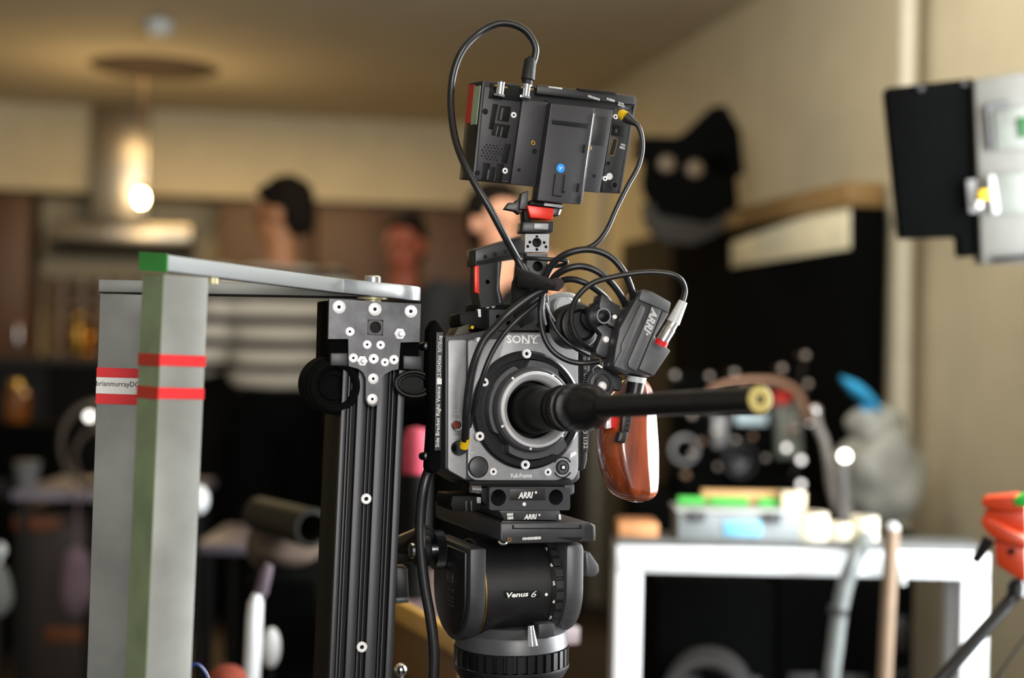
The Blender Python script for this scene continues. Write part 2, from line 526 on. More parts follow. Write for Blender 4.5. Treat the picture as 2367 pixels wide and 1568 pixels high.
# black cabinet run along the right wall with a wooden top and a pale panel
cz = 1.25 + .474
ca, cb = P(1975, 800, 3.9), P(1600, 800, 5.2)
ca.z = cb.z = 0
d = (ca - cb).normalized()
CF = Frame(cb, axes=(d, Vector((0, 0, 1)), Vector((d.y, -d.x, 0))))
LC = (ca - cb).length
t = thing('black_cabinet', 'tall black cabinet with wooden top edge along the right wall', 'cabinet', CF.p(LC / 2, .003, -.06))
mb = MB(); mb.box(CF, -.25, LC, .003, cz - .09, -.09, 0, .003); part('body', mb, M_MATTE, t)
mb = MB(); mb.box(CF, -.95, -.252, .003, cz - .05, -.09, -.002, .003); part('shaded_wall_panel', mb, mat('shaded_wall_taupe', (62, 56, 46), .9, spec=.1), t)  # dark panel standing in for the shaded stretch of wall
M_OAK = mat('pale_oak', (132, 104, 64), .5, 0, .2, 5, stretch=(.3, .3, 3))
mb = MB(); mb.box(CF, .0, LC - .02, cz - .088, cz - .02, -.09, .02, .004); part('top_board', mb, M_OAK, t)
mb = MB(); mb.prism(CF, CF.hits([(1690, 560), (1962, 465), (1962, 575), (1690, 618)], .006), .0005, .006, .001); part('panel', mb, mat('pale_panel_paint', (240, 234, 205), .4), t)
# black film lamp with flaps on the cabinet
LF = Frame(P(1600, 470, 4.66), 10)
t = thing('black_film_lamp', 'black film lamp with open barn doors above the cabinet end', 'lamp', LF.p(0, -.1, 0))
mb = MB(); mb.pprism(LF, [(1500, 330), (1700, 345), (1712, 480), (1640, 520), (1520, 500), (1490, 430)], -.07, 0, .02, .02); part('housing', mb, M_MATTE, t)
mb = MB(); mb.pprism(LF, [(1530, 345), (1590, 300), (1646, 246), (1678, 242), (1712, 300), (1722, 400), (1690, 420)], -.02, .0, .003); part('barn_door', mb, M_MATTE, t)
mb = MB(); mb.pprism(LF, [(1474, 314), (1560, 316), (1600, 306), (1640, 296), (1640, 372), (1470, 372)], -.02, .02, .003); part('barn_door', mb, M_MATTE, t)
for x, y in ((1543, 378), (1608, 390)):
    mb = MB(); mb.pcyl(LF, x, y, 20, 0, .03, 20, .006); part('knob', mb, mat('highlight_tan', (104, 90, 72), .5, .2), t)  # tan discs standing in for blurred highlights
mb = MB(); mb.pprism(LF, [(1488, 470), (1700, 470), (1662, 540), (1600, 566), (1530, 560), (1496, 520)], -.05, -.01, .01, .01); part('yoke', mb, mat('dark_grey_yoke', (42, 40, 36), .8), t)
mb = MB(); mb.rod(LF.p(.04, .02, -.05), CF.p(.3, cz - .008, -.04), .012); part('spigot', mb, M_BLACK2, t)
# ================================================================== PEOPLE (background)
M_SKIN = mat('skin', (226, 166, 134), .55, 0, .08, 12)
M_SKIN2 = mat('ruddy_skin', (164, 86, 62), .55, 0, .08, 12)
M_HAIR = mat('dark_hair', (26, 20, 14), .9, 0, .2, 40, .3, spec=.15)
M_CLOTH = mat('black_cloth', (18, 18, 20), .9, 0, .15, 30, .1)
def stripes():
    m = mat('striped_knit', (205, 198, 186), .9, 0, .06, 40)
    nt = m.node_tree; N = nt.nodes; L = nt.links
    b = N['Principled BSDF']; tc = N.new('ShaderNodeTexCoord'); sp = N.new('ShaderNodeSeparateXYZ')
    L.new(tc.outputs['Object'], sp.inputs[0])
    nz = N.new('ShaderNodeTexNoise'); nz.inputs['Scale'].default_value = 3
    L.new(tc.outputs['Object'], nz.inputs['Vector'])
    ad = N.new('ShaderNodeMath'); ad.operation = 'MULTIPLY_ADD'; ad.inputs[1].default_value = .03
    L.new(nz.outputs['Fac'], ad.inputs[0]); L.new(sp.outputs['Z'], ad.inputs[2])
    mu = N.new('ShaderNodeMath'); mu.operation = 'MULTIPLY'; mu.inputs[1].default_value = 1 / .083
    L.new(ad.outputs[0], mu.inputs[0])
    fr = N.new('ShaderNodeMath'); fr.operation = 'FRACT'; L.new(mu.outputs[0], fr.inputs[0])
    gt = N.new('ShaderNodeMath'); gt.operation = 'GREATER_THAN'; gt.inputs[1].default_value = .62; L.new(fr.outputs[0], gt.inputs[0])
    mx = N.new('ShaderNodeMix'); mx.data_type = 'RGBA'
    mx.inputs['A'].default_value = (lin(200), lin(192), lin(178), 1); mx.inputs['B'].default_value = (.006, .008, .006, 1)
    L.new(gt.outputs[0], mx.inputs['Factor']); L.new(mx.outputs['Result'], b.inputs['Base Color'])
    return m
M_STRIPE = stripes()

def remesh(o, vox, sm=6):
    r = o.modifiers.new('remesh', 'REMESH'); r.mode = 'VOXEL'; r.voxel_size = vox; r.use_smooth_shade = True
    s_ = o.modifiers.new('smooth', 'SMOOTH'); s_.iterations = sm; s_.factor = .5
def limb(mb, pts, rs, per=5):
    q = catmull(pts, per)
    rr = []
    for i in range(len(rs) - 1):
        for k in range(per): rr.append(rs[i] + (rs[i + 1] - rs[i]) * k / per)
    rr.append(rs[-1])
    mb.tube(q, rr, 12)
    mb.ell(q[0], rs[0], rs[0], rs[0], seg=10, rows=6); mb.ell(q[-1], rs[-1], rs[-1], rs[-1], seg=10, rows=6)
def person(head, yaw, label, skin, top_mat, arms, tilt=0, turn=0, hair_mat=M_HAIR, sleeves=True):
    """head = centre of the head; the figure stands on the floor below it. arms: 'down' or 'up' (hands near the face)"""
    hx, hy, hz = head
    s = (hz - .0) / 1.60            # head centre of a 1.72 m person sits at 1.60 m
    G = Frame((hx, hy, 0), yaw)     # U right, W up, N the way the body faces
    def q(u, w, n): return G.p(u * s, w * s, n * s)
    t = thing('person', label, 'person', (hx, hy, 0), 'people standing in the background')
    HD = Frame(head, yaw + turn, -tilt)
    # one continuous body: legs, trunk, neck, head, arms and hands
    mb = MB()
    for sd_ in (-1, 1):
        limb(mb, [q(.09 * sd_, .86, 0), q(.10 * sd_, .48, .01), q(.11 * sd_, .09, -.02)], [.085 * s, .058 * s, .04 * s])
        mb.ell(q(.115 * sd_, .04, .05), .045 * s, .12 * s, .04 * s, G, 12, 8)
    mb.ell(q(0, .93, 0), .165 * s, .11 * s, .13 * s, G); mb.ell(q(0, 1.12, .0), .15 * s, .10 * s, .17 * s, G)
    mb.ell(q(0, 1.28, 0), .18 * s, .11 * s, .15 * s, G); mb.ell(q(0, 1.37, -.01), .19 * s, .08 * s, .06 * s, G)
    limb(mb, [q(0, 1.36, -.01), q(0, 1.5, 0)], [.06 * s, .052 * s])
    # head with jaw, nose, brow, ears
    def hp(u, w, n): return HD.p(u * s, w * s, n * s)
    mb.ell(hp(0, .03, -.01), .074 * s, .092 * s, .09 * s, HD); mb.ell(hp(0, -.04, .02), .056 * s, .07 * s, .075 * s, HD)
    mb.ell(hp(0, -.005, .095), .013 * s, .022 * s, .024 * s, HD, 10, 8); mb.ell(hp(0, .028, .078), .05 * s, .012 * s, .01 * s, HD, 10, 8)
    for sd_ in (-1, 1): mb.ell(hp(.076 * sd_, 0, -.01), .012 * s, .02 * s, .032 * s, HD, 10, 8)
    for sd_ in (-1, 1):
        sh = q(.19 * sd_, 1.36, 0)
        if arms == 'down':
            el, wr_ = q(.24 * sd_, 1.08, -.02), q(.23 * sd_, .85, .08)
        elif arms == 'fold':
            el, wr_ = q(.25 * sd_, 1.1, .05), q(.05 * sd_, 1.12, .2)
        else:
            el, wr_ = q(.26 * sd_, 1.14, .12), q(.10 * sd_, 1.40, .17)
        limb(mb, [sh, el], [.056 * s, .042 * s]); limb(mb, [el, wr_], [.042 * s, .028 * s])
        dirn = (wr_ - el).normalized(); sidev = dirn.cross(G.N if abs(dirn.dot(G.N)) < .9 else G.U).normalized()
        palm = wr_ + dirn * .045 * s
        mb.ell(palm, .035 * s, .02 * s, .045 * s, G, 12, 8)
        for k in range(4):
            b_ = palm + dirn * .035 * s + sidev * (k - 1.5) * .018 * s
            ln = (.06, .072, .068, .052)[k] * s
            limb(mb, [b_, b_ + dirn * ln * .55, b_ + dirn * ln * .95 + G.N * .012 * s], [.0095 * s, .009 * s, .0075 * s], 3)
        b_ = palm + sidev * .032 * s
        limb(mb, [b_, b_ + sidev * .022 * s + dirn * .02 * s, b_ + sidev * .026 * s + dirn * .05 * s], [.011 * s, .01 * s, .008 * s], 3)
    body = part('body', mb, skin, t, smooth=180); remesh(body, .0085 * s)
    for nm, pos in (('eye', .03), ('eye', -.03)):
        mb = MB(); mb.ell(hp(pos, .008, .083), .011 * s, .008 * s, .007 * s, HD, 10, 8); part(nm, mb, M_DEEP, t)
    mb = MB(); mb.ell(hp(0, -.052, .086), .022 * s, .008 * s, .006 * s, HD, 10, 8); part('mouth', mb, M_SKIN2, t)
    # hair: cap over crown and back of the head
    mb = MB()
    mb.ell(hp(0, .05, -.03), .086 * s, .096 * s, .088 * s, HD, 20, 14, .12, 3, 30); mb.ell(hp(0, -.0, -.06), .078 * s, .06 * s, .085 * s, HD, 16, 10, .12, 5, 30)
    mb.ell(hp(0, .095, .03), .06 * s, .045 * s, .022 * s, HD, 16, 10, .15, 6, 30)
    h = part('hair', mb, hair_mat, t); remesh(h, .01 * s, 3)
    # shirt / jumper and trousers
    mb = MB()
    mb.ell(q(0, 1.06, 0), .176 * s, .124 * s, .085 * s, G); mb.ell(q(0, 1.15, .0), .170 * s, .119 * s, .14 * s, G); mb.ell(q(0, 1.28, 0), .2 * s, .126 * s, .16 * s, G); mb.ell(q(0, 1.37, -.01), .21 * s, .094 * s, .068 * s, G)
    for sd_ in (-1, 1):
        sh = q(.19 * sd_, 1.36, 0)
        if arms == 'down': el, wr_ = q(.24 * sd_, 1.08, -.02), q(.23 * sd_, .85, .08)
        elif arms == 'fold': el, wr_ = q(.25 * sd_, 1.1, .05), q(.05 * sd_, 1.12, .2)
        else: el, wr_ = q(.26 * sd_, 1.14, .12), q(.10 * sd_, 1.40, .17)
        limb(mb, [sh, el], [.072 * s, .058 * s])
        if sleeves: limb(mb, [el, el.lerp(wr_, .85)], [.058 * s, .044 * s])
    o = part('shirt', mb, top_mat, t); remesh(o, .011 * s)
    mb = MB()
    mb.ell(q(0, .92, 0), .178 * s, .124 * s, .13 * s, G)
    for sd_ in (-1, 1): limb(mb, [q(.09 * sd_, .86, 0), q(.10 * sd_, .48, .01), q(.11 * sd_, .08, -.02)], [.1 * s, .075 * s, .06 * s])
    o = part('trousers', mb, M_MATTE, t); remesh(o, .012 * s)
    return t
h1, h2, h3 = P(650, 500, 5.1), P(935, 570, 5.6), P(1150, 520, 4.3)
person(h1, 200, 'person in a black and white striped top, head bowed', mat('tanned_skin', (176, 122, 84), .55, 0, .08, 12), M_STRIPE, 'fold', 10, 58)
person(h2, -12, 'person in black with a reddish face beside the column', M_SKIN2, M_CLOTH, 'down', 6)
person(h3, 28, 'person behind the monitor with a pale face, dressed in black', M_SKIN, M_CLOTH, 'up', 4)
# ================================================================== CAMERA RIG
ZB = 1.45
B = Frame(P(1216, 947, ZB), 22.5, 4.1, 0)
def screw(F, px, py, rpx, n, parent, m=M_SCREW, dome=.35, seg=18, name='screw', sock=.42, h=.0015):
    """pan-head screw with a hexagon socket"""
    u, w = F.hit(px, py, n + h)
    r = rpx * F.m(px, py, n)
    mb = MB(); mb.lathe(F, [(0, n - .002), (r, n - .002), (r, n + h * .55), (r * .82, n + h), (r * sock, n + h), (r * sock, n + h * .2), (0, n + h * .2)], seg, u, w)
    o = part(name, mb, m, parent)
    mb = MB(); mb.lathe(F, [(0, n + h * .2), (r * sock * .98, n + h * .2), (r * sock * .98, n + h * .35), (0, n + h * .35)], 6, u, w)
    part('hex_socket', mb, M_DEEP, o)
    return o
def bolt(F, px, py, rpx, n, parent, h=.006):
    u, w = F.hit(px, py, n + h)
    r = rpx * F.m(px, py, n)
    mb = MB(); mb.lathe(F, [(r * 1.2, n), (r * 1.2, n + .001), (r, n + .001), (r, n + h * .6), (0, n + h * .6)], 6, u, w)
    mb.lathe(F, [(r * .62, n + h * .6), (r * .62, n + h * 1.3), (r * .4, n + h * 1.5), (0, n + h * 1.5)], 14, u, w)
    return part('bolt', mb, M_SCREW, parent)

def marks(F, pxc, wpx, hpx, n, parent, rot=0, m=M_GREY_INK):
    """a line of print too small to read: a row of little strokes"""
    u, w = F.hit(*pxc, n); k = F.m(*pxc, n)
    G_ = Frame(F.p(u, w, n), axes=(F.U, F.W, F.N)).turn(rot)
    rnd = random.Random(int(pxc[0] * 7 + pxc[1]))
    mb = MB(); x = -wpx / 2
    while x < wpx / 2 - 1:
        g = rnd.choice((1.4, 2.0, 2.6)); h_ = hpx * rnd.uniform(.75, 1)
        mb.box(G_, x * k, (x + g) * k, -h_ / 2 * k, h_ / 2 * k, 0, .0002); x += g + .9
    return part('small_print', mb, m, parent)

# ---- cinema camera
t = thing('cinema_camera', 'grey box-shaped cinema camera with round steel lens mount on the tripod', 'camera', B.p(0, -.09, -.03))
mb = MB(); mb.pprism(B, [(1029, 777), (1029, 1084), (1083, 1117), (1330, 1117), (1341, 1106), (1341, 770), (1120, 764), (1080, 772)], -.062, -.004, .002); part('body', mb, M_GUN2, t)
mb = MB(); mb.pprism(B, [(1036, 786), (1078, 786), (1078, 1110), (1036, 1087)], -.006, -.0005, .0012, .003); part('side_panel', mb, M_FACE, t)
mb = MB(); mb.pprism(B, [(1082, 786), (1166, 784), (1166, 770), (1337, 770), (1337, 1090), (1326, 1111), (1097, 1111), (1082, 1100)], -.006, .001, .001, .004); part('front_panel', mb, M_FACE, t)
# mount: base, bayonet lever ring, chrome flange, throat
uc, wc = B.hit(1216, 948, .0)
px1 = ZB / FPX
mb = MB(); mb.lathe(B, [(0, .0), (137 * px1, .0), (137 * px1, .0045), (131 * px1, .0065), (118 * px1, .0065), (116 * px1, .004), (0, .004)], 72, uc, wc); part('mount_base', mb, M_BLACK2, t)
ring = []
def lever_r(a):
    a %= 360
    for lo, hi, r in ((52, 96, 113), (96, 112, 96), (112, 150, 108), (150, 212, 106), (212, 238, 98), (238, 300, 113), (300, 320, 122), (320, 345, 96)):
        if lo <= a < hi: return r
    return 103
for i in range(180):
    a = i * 2
    r = (lever_r(a - 2) + lever_r(a) + lever_r(a + 2)) / 3 * px1
    ring.append((uc + r * math.cos(rad(a)), wc + r * math.sin(rad(a))))
hole = circle(uc, wc, 82 * px1, 90)
mb = MB(); mb.holed(B, ring, [hole], .005, .015); part('lever_ring', mb, M_GUN, t, smooth=25)
mb = MB(); mb.lathe(B, [(96 * px1, .0148), (98 * px1, .016), (98 * px1, .021), (93 * px1, .0235), (86 * px1, .0235), (84 * px1, .014)], 72, uc, wc); part('mount_collar', mb, M_GUN2, t)
mb = MB(); mb.lathe(B, [(87 * px1, .0225), (87 * px1, .0268), (85 * px1, .0275), (80 * px1, .0275), (70 * px1, .0235), (66 * px1, .02), (66 * px1, .006)], 72, uc, wc); part('steel_flange', mb, mat('flange_steel', (238, 238, 242), .25, .5, .15, 40), t, 'polished steel flange ring')
mb = MB(); mb.lathe(B, [(66 * px1, .014), (64 * px1, .007), (0, .007)], 60, uc, wc); part('throat', mb, M_DEEP, t)
for a in (60, 128, 205, 262, 318):
    mb = MB(); mb.cyl(B, uc + 90 * px1 * math.cos(rad(a)), wc + 90 * px1 * math.sin(rad(a)), 3 * px1, .0232, .0242, 10); part('screw', mb, M_SCREW, t)
for x, y, r in ((1218, 818, 11), (1215, 1075, 11), (1110, 1009, 11), (1121, 884, 10), (1141, 1091, 9), (1267, 1092, 9)):
    screw(B, x, y, r, .0065 if r > 9 else .001, t)
# round blank, multi-way button, connectors
u, w = B.hit(1106, 1080, .002); r = 22 * px1
mb = MB(); mb.lathe(B, [(r * 1.12, .001), (r * 1.12, .0016), (r * 1.02, .0016), (r * 1.02, .0008)], 36, u, w); part('groove_ring', mb, M_DEEP, t)
mb = MB(); mb.cyl(B, u, w, r, .0, .0022, 36, .0004); part('round_button', mb, M_GUN2, t)
u, w = B.hit(1301, 1081, .002)
for k, (ro, ri, mm, nn) in enumerate(((25, 22, M_DEEP, .0016), (17, 14, M_DEEP, .0018), (13, 8, M_GUN, .003), (7, 4, M_DEEP, .0032))):
    mb = MB()
    for a0, a1 in (((30, 150), (210, 330)) if k == 0 else ((0, 360),)):
        mb.lathe(B, [(ro * px1, 0), (ro * px1, nn), (ri * px1, nn), (ri * px1, 0)], 24, u, w, a0, a1)
    part('selector_ring', mb, mm, t)
mb = MB(); mb.cyl(B, u, w, 4 * px1, .001, .0036, 12, .0004); part('selector_button', mb, M_SCREW, t)
u, w = B.hit(1055, 983, .001); r = 13 * px1
mb = MB(); mb.lathe(B, [(r, -.002), (r, .003), (r * .78, .003), (r * .74, -.001), (0, -.001)], 24, u, w); c_ = part('socket', mb, M_CHROME, t)
mb = MB(); mb.cyl(B, u, w, r * .66, -.002, .0015, 18); part('socket_insert', mb, mat('rust_insert', (130, 50, 30), .5, .2), c_)
u, w = B.hit(1060, 1036, .001); r = 17 * px1
mb = MB(); mb.lathe(B, [(r, -.002), (r, .004), (r * .85, .006), (r * .8, .012), (0, .012)], 24, u, w); part('socket', mb, M_BLACK2, t)
# upper cheese plate with holes and clutter of the top
q = B.hits([(1131, 716), (1262, 716), (1262, 764), (1131, 764)], -.006)
hs = [circle(*B.hit(x, y, -.006), 6 * px1, 12) for x, y in ((1152, 733), (1176, 748), (1199, 731), (1206, 752), (1232, 734), (1246, 752))]
mb = MB(); mb.holed(B, q, hs, -.03, -.006); part('cheese_plate', mb, M_GUN2, t)
mb = MB(); mb.box(B, *[v for v in (q[0][0], q[1][0])], q[2][1], q[0][1], -.062, -.031); part('top_block', mb, M_DEEP, t)
mb = MB(); mb.pprism(B, [(1062, 724), (1128, 714), (1130, 765), (1064, 752)], -.05, -.016, .002); part('terminal_block', mb, M_DEEP, t)
mb = MB(); mb.pprism(B, [(1049, 776), (1060, 757), (1086, 748), (1082, 778)], -.04, -.012, .001); part('hood_flap', mb, mat('olive_grey_flap', (58, 54, 42), .6), t)
mb = MB(); mb.pprism(B, [(1262, 700), (1312, 700), (1312, 722), (1262, 722)], -.05, -.02, .001); part('latch_plate', mb, M_GUN2, t)
mb = MB(); mb.pprism(B, [(1268, 722), (1385, 722), (1380, 800), (1338, 800), (1338, 770), (1268, 768)], -.06, -.02, .003); part('top_block', mb, M_DEEP, t)
for x, y in ((1127, 708), (1140, 707)):
    mb = MB(); mb.pcyl(B, x, y, 5, -.02, -.014, 12); part('screw', mb, M_SCREW, t)
mb = MB(); mb.pprism(B, [(1105, 715), (1111, 715), (1112, 733), (1106, 733)], -.02, -.015); part('pin', mb, M_SCREW, t)
mb = MB(); mb.pcyl(B, 1107, 786, 6, -.004, .003, 14); part('screw', mb, M_SCREW, t)
mb = MB(); mb.pcyl(B, 1092, 757, 4, -.03, -.014, 10); part('pin', mb, M_YEL, t)
text(B, 'SONY', (1207, 785), 78, 19, .0012, M_WHITE_INK, t, bold=.025)
mb = MB()      # slab serifs of the maker's lettering
for x, y, ww in ((1224, 776.4, 9), (1217.5, 793.6, 9), (1229, 776.4, 8), (1232, 776.4, 8), (1244, 776.4, 8), (1238, 793.6, 10)):
    u, w = B.hit(x, y, .0012); mb.box(B, u - ww / 2 * px1, u + ww / 2 * px1, w - 1.1 * px1, w + 1.1 * px1, .0012, .0014)
part('lettering', mb, M_WHITE_INK, t)
text(B, 'Full-Frame', (1205, 1100), 52, 10, .0012, M_WHITE_INK, t, bold=.01)
marks(B, (1056, 957), 24, 7, 0, t)
marks(B, (1056, 950), 14, 5, 0, t)
marks(B, (1057, 1011), 24, 7, 0, t)
marks(B, (1090, 1047), 9, 6, .0012, t)

# ---- side brackets
t = thing('side_bracket', 'thin black side bracket with white lettering left of the camera', 'bracket', B.p(*B.hit(1005, 1090, 0), -.01))
mb = MB(); mb.pprism(B, [(1006, 738), (1014, 746), (1027, 766), (1019, 1086), (1006, 1096), (990, 1084), (992, 1046), (998, 960), (990, 870), (994, 760)], -.016, .002, .002); part('plate', mb, M_MATTE, t)
mb = MB(); mb.pprism(B, [(1009, 768), (1024, 768), (1019, 1042), (1005, 1042)], .0015, .0035, .0004); part('front_edge', mb, M_GUN2, t)
text(B, 'Side Bracket Right Venice', (1013.5, 964), 140, 12, .0036, M_WHITE_INK, t, rot=88.5, bold=.01)
text(B, 'K2.0024566  5(O)Log', (1017, 826), 100, 11, .0036, M_WHITE_INK, t, rot=88.5)
mb = MB(); mb.pprism(B, [(1010, 875), (1021, 875), (1021, 889), (1010, 889)], .0035, .0039); part('white_mark', mb, M_WHITE_INK, t)
for y in (800, 1055):
    mb = MB(); mb.pcyl(B, 989, y, 10, -.02, -.004, 18, .001); part('bolt_head', mb, M_BLACK2, t)
t = thing('side_bracket', 'thin black side bracket between the camera and wooden grip', 'bracket', B.p(*B.hit(1350, 1088, 0), -.01))
mb = MB(); mb.pprism(B, [(1340, 790), (1366, 790), (1360, 990), (1358, 1064), (1353, 1086), (1340, 1090), (1332, 1078), (1333, 1000)], -.02, .0, .002); part('plate', mb, M_BLACK, t)
mb = MB(); mb.pprism(B, [(1348, 985), (1362, 985), (1359, 1046), (1346, 1046)], -.002, .0016, .0004); part('front_edge', mb, M_GUN2, t)
text(B, 'Side Bracket  Left', (1353, 835), 100, 10, .0006, M_GREY_INK, t, rot=-88)
text(B, 'O 1/32', (1353, 1014), 46, 10, .0018, M_WHITE_INK, t, rot=-88)
mb = MB(); mb.pprism(B, [(1320, 1047), (1330, 1044), (1333, 1050), (1317, 1062)], -.004, .004, .0005); part('clip', mb, M_SCREW, t)

# ---- probe lens along the mount axis
LENS = .438
t = thing('probe_lens', 'long thin black probe lens with a pale ringed tip', 'lens', B.p(uc, wc, .03))
K_ = .86
def lz(pr): return [(r * K_, n + .006 if n > .05 else n) for r, n in pr]
mb = MB(); mb.lathe(B, lz([(0, .008), (.0285, .008), (.0285, .03), (.0262, .034), (.0225, .038), (.0225, .072), (.0245, .075), (.0245, .079), (.0235, .0805), (.0235, .0835), (.0262, .086), (.0262, .0935)]), 56, uc, wc); part('rear_barrel', mb, M_DEEP, t)
mb = MB()
knurl = [(uc + K_ * (.0262 if i % 2 else .0252) * math.cos(math.pi * i / 48), wc + K_ * (.0262 if i % 2 else .0252) * math.sin(math.pi * i / 48)) for i in range(96)]
mb.prism(B, knurl, .0996, .110); part('focus_ring', mb, M_RUBBER, t, smooth=20)
mb = MB(); mb.lathe(B, lz([(.0255, .104), (.0268, .106), (.0268, .112), (.0255, .1135), (.0255, .117), (.0262, .118), (.0255, .138), (.024, .148), (.0195, .16), (.014, .168), (.0128, .172)]), 56, uc, wc); part('front_barrel', mb, M_BLACK2, t)
mb = MB(); mb.lathe(B, [(.011, .178), (.0108, .181), (.0108, .184), (.0101, .186), (.0101, LENS - .002), (.0100, LENS), (.0088, LENS)], 40, uc, wc); part('probe_tube', mb, M_BLACK2, t)
mb = MB(); mb.lathe(B, [(.0101, LENS - .0002), (.0101, LENS + .0006), (.0096, LENS + .001), (.0034, LENS + .001), (.0030, LENS - .002)], 40, uc, wc); part('tip_ring', mb, mat('pale_gold_tip', (196, 178, 108), .4, .3, .1, 300), t, 'pale gold ring at the tip')
mb = MB(); mb.lathe(B, [(.0031, LENS - .002), (.002, LENS - .0012), (0, LENS - .001)], 20, uc, wc); part('front_element', mb, mat('lens_glass', (10, 10, 24), .05, 0, 0, 10, coat=1), t)

# ---- wooden hand grip
G = Frame(P(1460, 1000, 1.43), 20, 4, 3)
t = thing('wooden_grip', 'varnished orange-brown wooden hand grip hanging beside the lens', 'hand grip', P(1465, 1160, 1.43))
M_GRIP = mat('varnished_wood', (166, 74, 30), .3, 0, .2, 14, .03, coat=1, stretch=(5, 5, 1), rgb2=(96, 38, 14))
rows_ = [(872, 1462, 1478), (880, 1446, 1495), (900, 1432, 1506), (940, 1404, 1514), (985, 1392, 1518), (1030, 1391, 1521), (1075, 1398, 1521), (1110, 1409, 1520), (1135, 1421, 1516), (1150, 1436, 1506), (1158, 1452, 1490), (1161, 1464, 1476)]
rows_ = [tuple(v) for v in catmull(rows_, 4)]
rings = []
for y, x0, x1 in rows_:
    u0, w0 = G.hit(x0, y); u1, _ = G.hit(x1, y)
    hw = (u1 - u0) / 2; cu_ = (u0 + u1) / 2
    hd = min(.022, hw * .95)
    sec = [(-.96, -.80), (-1, -.70), (-1, .05), (-.985, .14), (-.66, .90), (-.62, .95), (-.54, .985), (-.44, 1), (-.1, 1.02), (.24, 1.0), (.29, .985), (.32, .96), (.91, .37), (.935, .34), (.965, .26), (1, .05), (1, -.6), (.97, -.75), (.8, -.95), (.6, -1), (-.6, -1), (-.8, -.95)]
    rr = [G.p(cu_ + hw * .985 * a_, w0, hd * b_) for a_, b_ in sec]
    rings.append(rr)
mb = MB(); mb.loft(rings); part('grip_body', mb, M_GRIP, t, smooth=32)
mb = MB(); mb.pprism(G, [(1405, 960), (1412, 940), (1432, 938), (1430, 992), (1402, 990)], -.01, .016, .002); part('strap_plate', mb, M_RED, t, 'red strap tab')
mb = MB(); mb.pprism(G, [(1402, 968), (1412, 962), (1414, 990), (1402, 992)], .014, .020, .0008); part('clip', mb, M_SCREW, t)
mb = MB(); mb.pprism(G, [(1443, 935), (1466, 935), (1455, 1000), (1437, 998)], .022, .028, .001)
for k in range(5):
    y = 945 + k * 11; mb.pprism(G, [(1455 - k * 2, y), (1463 - k * 2, y - 3), (1461 - k * 2, y + 5), (1454 - k * 2, y + 4)], .022, .029, .0004)
l_ = part('toothed_lever', mb, M_BLACK, t)
mb = MB(); mb.pprism(G, [(1435, 996), (1454, 999), (1447, 1026), (1427, 1022)], .021, .031, .002); part('lever_tip', mb, M_BLACK, l_)
mb = MB(); mb.rod(P(1470, 884, 1.40), P(1461, 930, 1.395), .0092, .0085, 20); part('rosette_bolt', mb, M_BLACK2, t)
mb = MB(); mb.rod(P(1472, 871, 1.40), P(1470, 884, 1.40), .0098, .0098, 20); part('bolt_cap', mb, M_LTGREY, t)

# ---- focus motor, rod, bracket and gear
Q = Frame(P(1480, 775, 1.38), 20, 4, 0)
t = thing('lens_motor', 'dark grey lens control motor leaning right with pale lettering', 'lens motor', P(1467, 868, 1.38))
M_MOT = mat('motor_grey_plastic', (76, 77, 80), .5, .1, .06, 200, .05)
mb = MB(); mb.pprism(Q, [(1481, 671), (1490, 669), (1511, 675), (1553, 699), (1546, 727), (1514, 779), (1552, 811), (1511, 871), (1468, 861), (1444, 868), (1417, 848), (1424, 801), (1432, 760)], -.034, -.0015, .002); part('housing', mb, M_GUN2, t)
for nm, pl, n1 in (('front_panel', [(1481, 704), (1492, 710), (1490, 722), (1442, 832), (1440, 843), (1448, 859), (1419, 846), (1436, 812), (1437, 796)], .001),
               ('front_panel', [(1506, 707), (1531, 717), (1474, 853), (1468, 858), (1453, 849), (1452, 838), (1501, 724)], .001),
               ('front_panel', [(1533, 718), (1545, 727), (1513, 779), (1521, 787), (1550, 812), (1511, 868), (1477, 854)], .0012),
               ('end_cap', [(1483, 673), (1510, 678), (1551, 701), (1545, 723), (1502, 703), (1477, 693)], .0014)):
    mb = MB(); mb.pprism(Q, pl, -.002, n1, .0007); part(nm, mb, M_MOT, t)
text(Q, 'ARRI', (1505, 742), 60, 20, .0012, M_GREY_INK, t, rot=-113, shear=.25, bold=.04)
mb = MB(); mb.pcyl(Q, 1496, 773, 3, .0008, .0013, 10); part('lettering', mb, M_GREY_INK, t)
mb = MB(); mb.rod(P(1579, 697, 1.375), P(1556, 746, 1.375), .0044, .0066); part('plug_boot', mb, M_LTGREY, t, 'pale grey plug boot')
mb = MB(); mb.tube([P(1557, 744, 1.375), P(1549, 758, 1.375), P(1548, 760, 1.375), P(1531, 788, 1.375)], [.0054, .0054, .0060, .0058], 20); part('plug', mb, M_STEEL, t)
mb = MB(); mb.rod(P(1532, 786, 1.375), P(1527, 797, 1.376), .0064, .0064, 20); part('plug_ring', mb, M_RED, t, 'red ring at the plug')
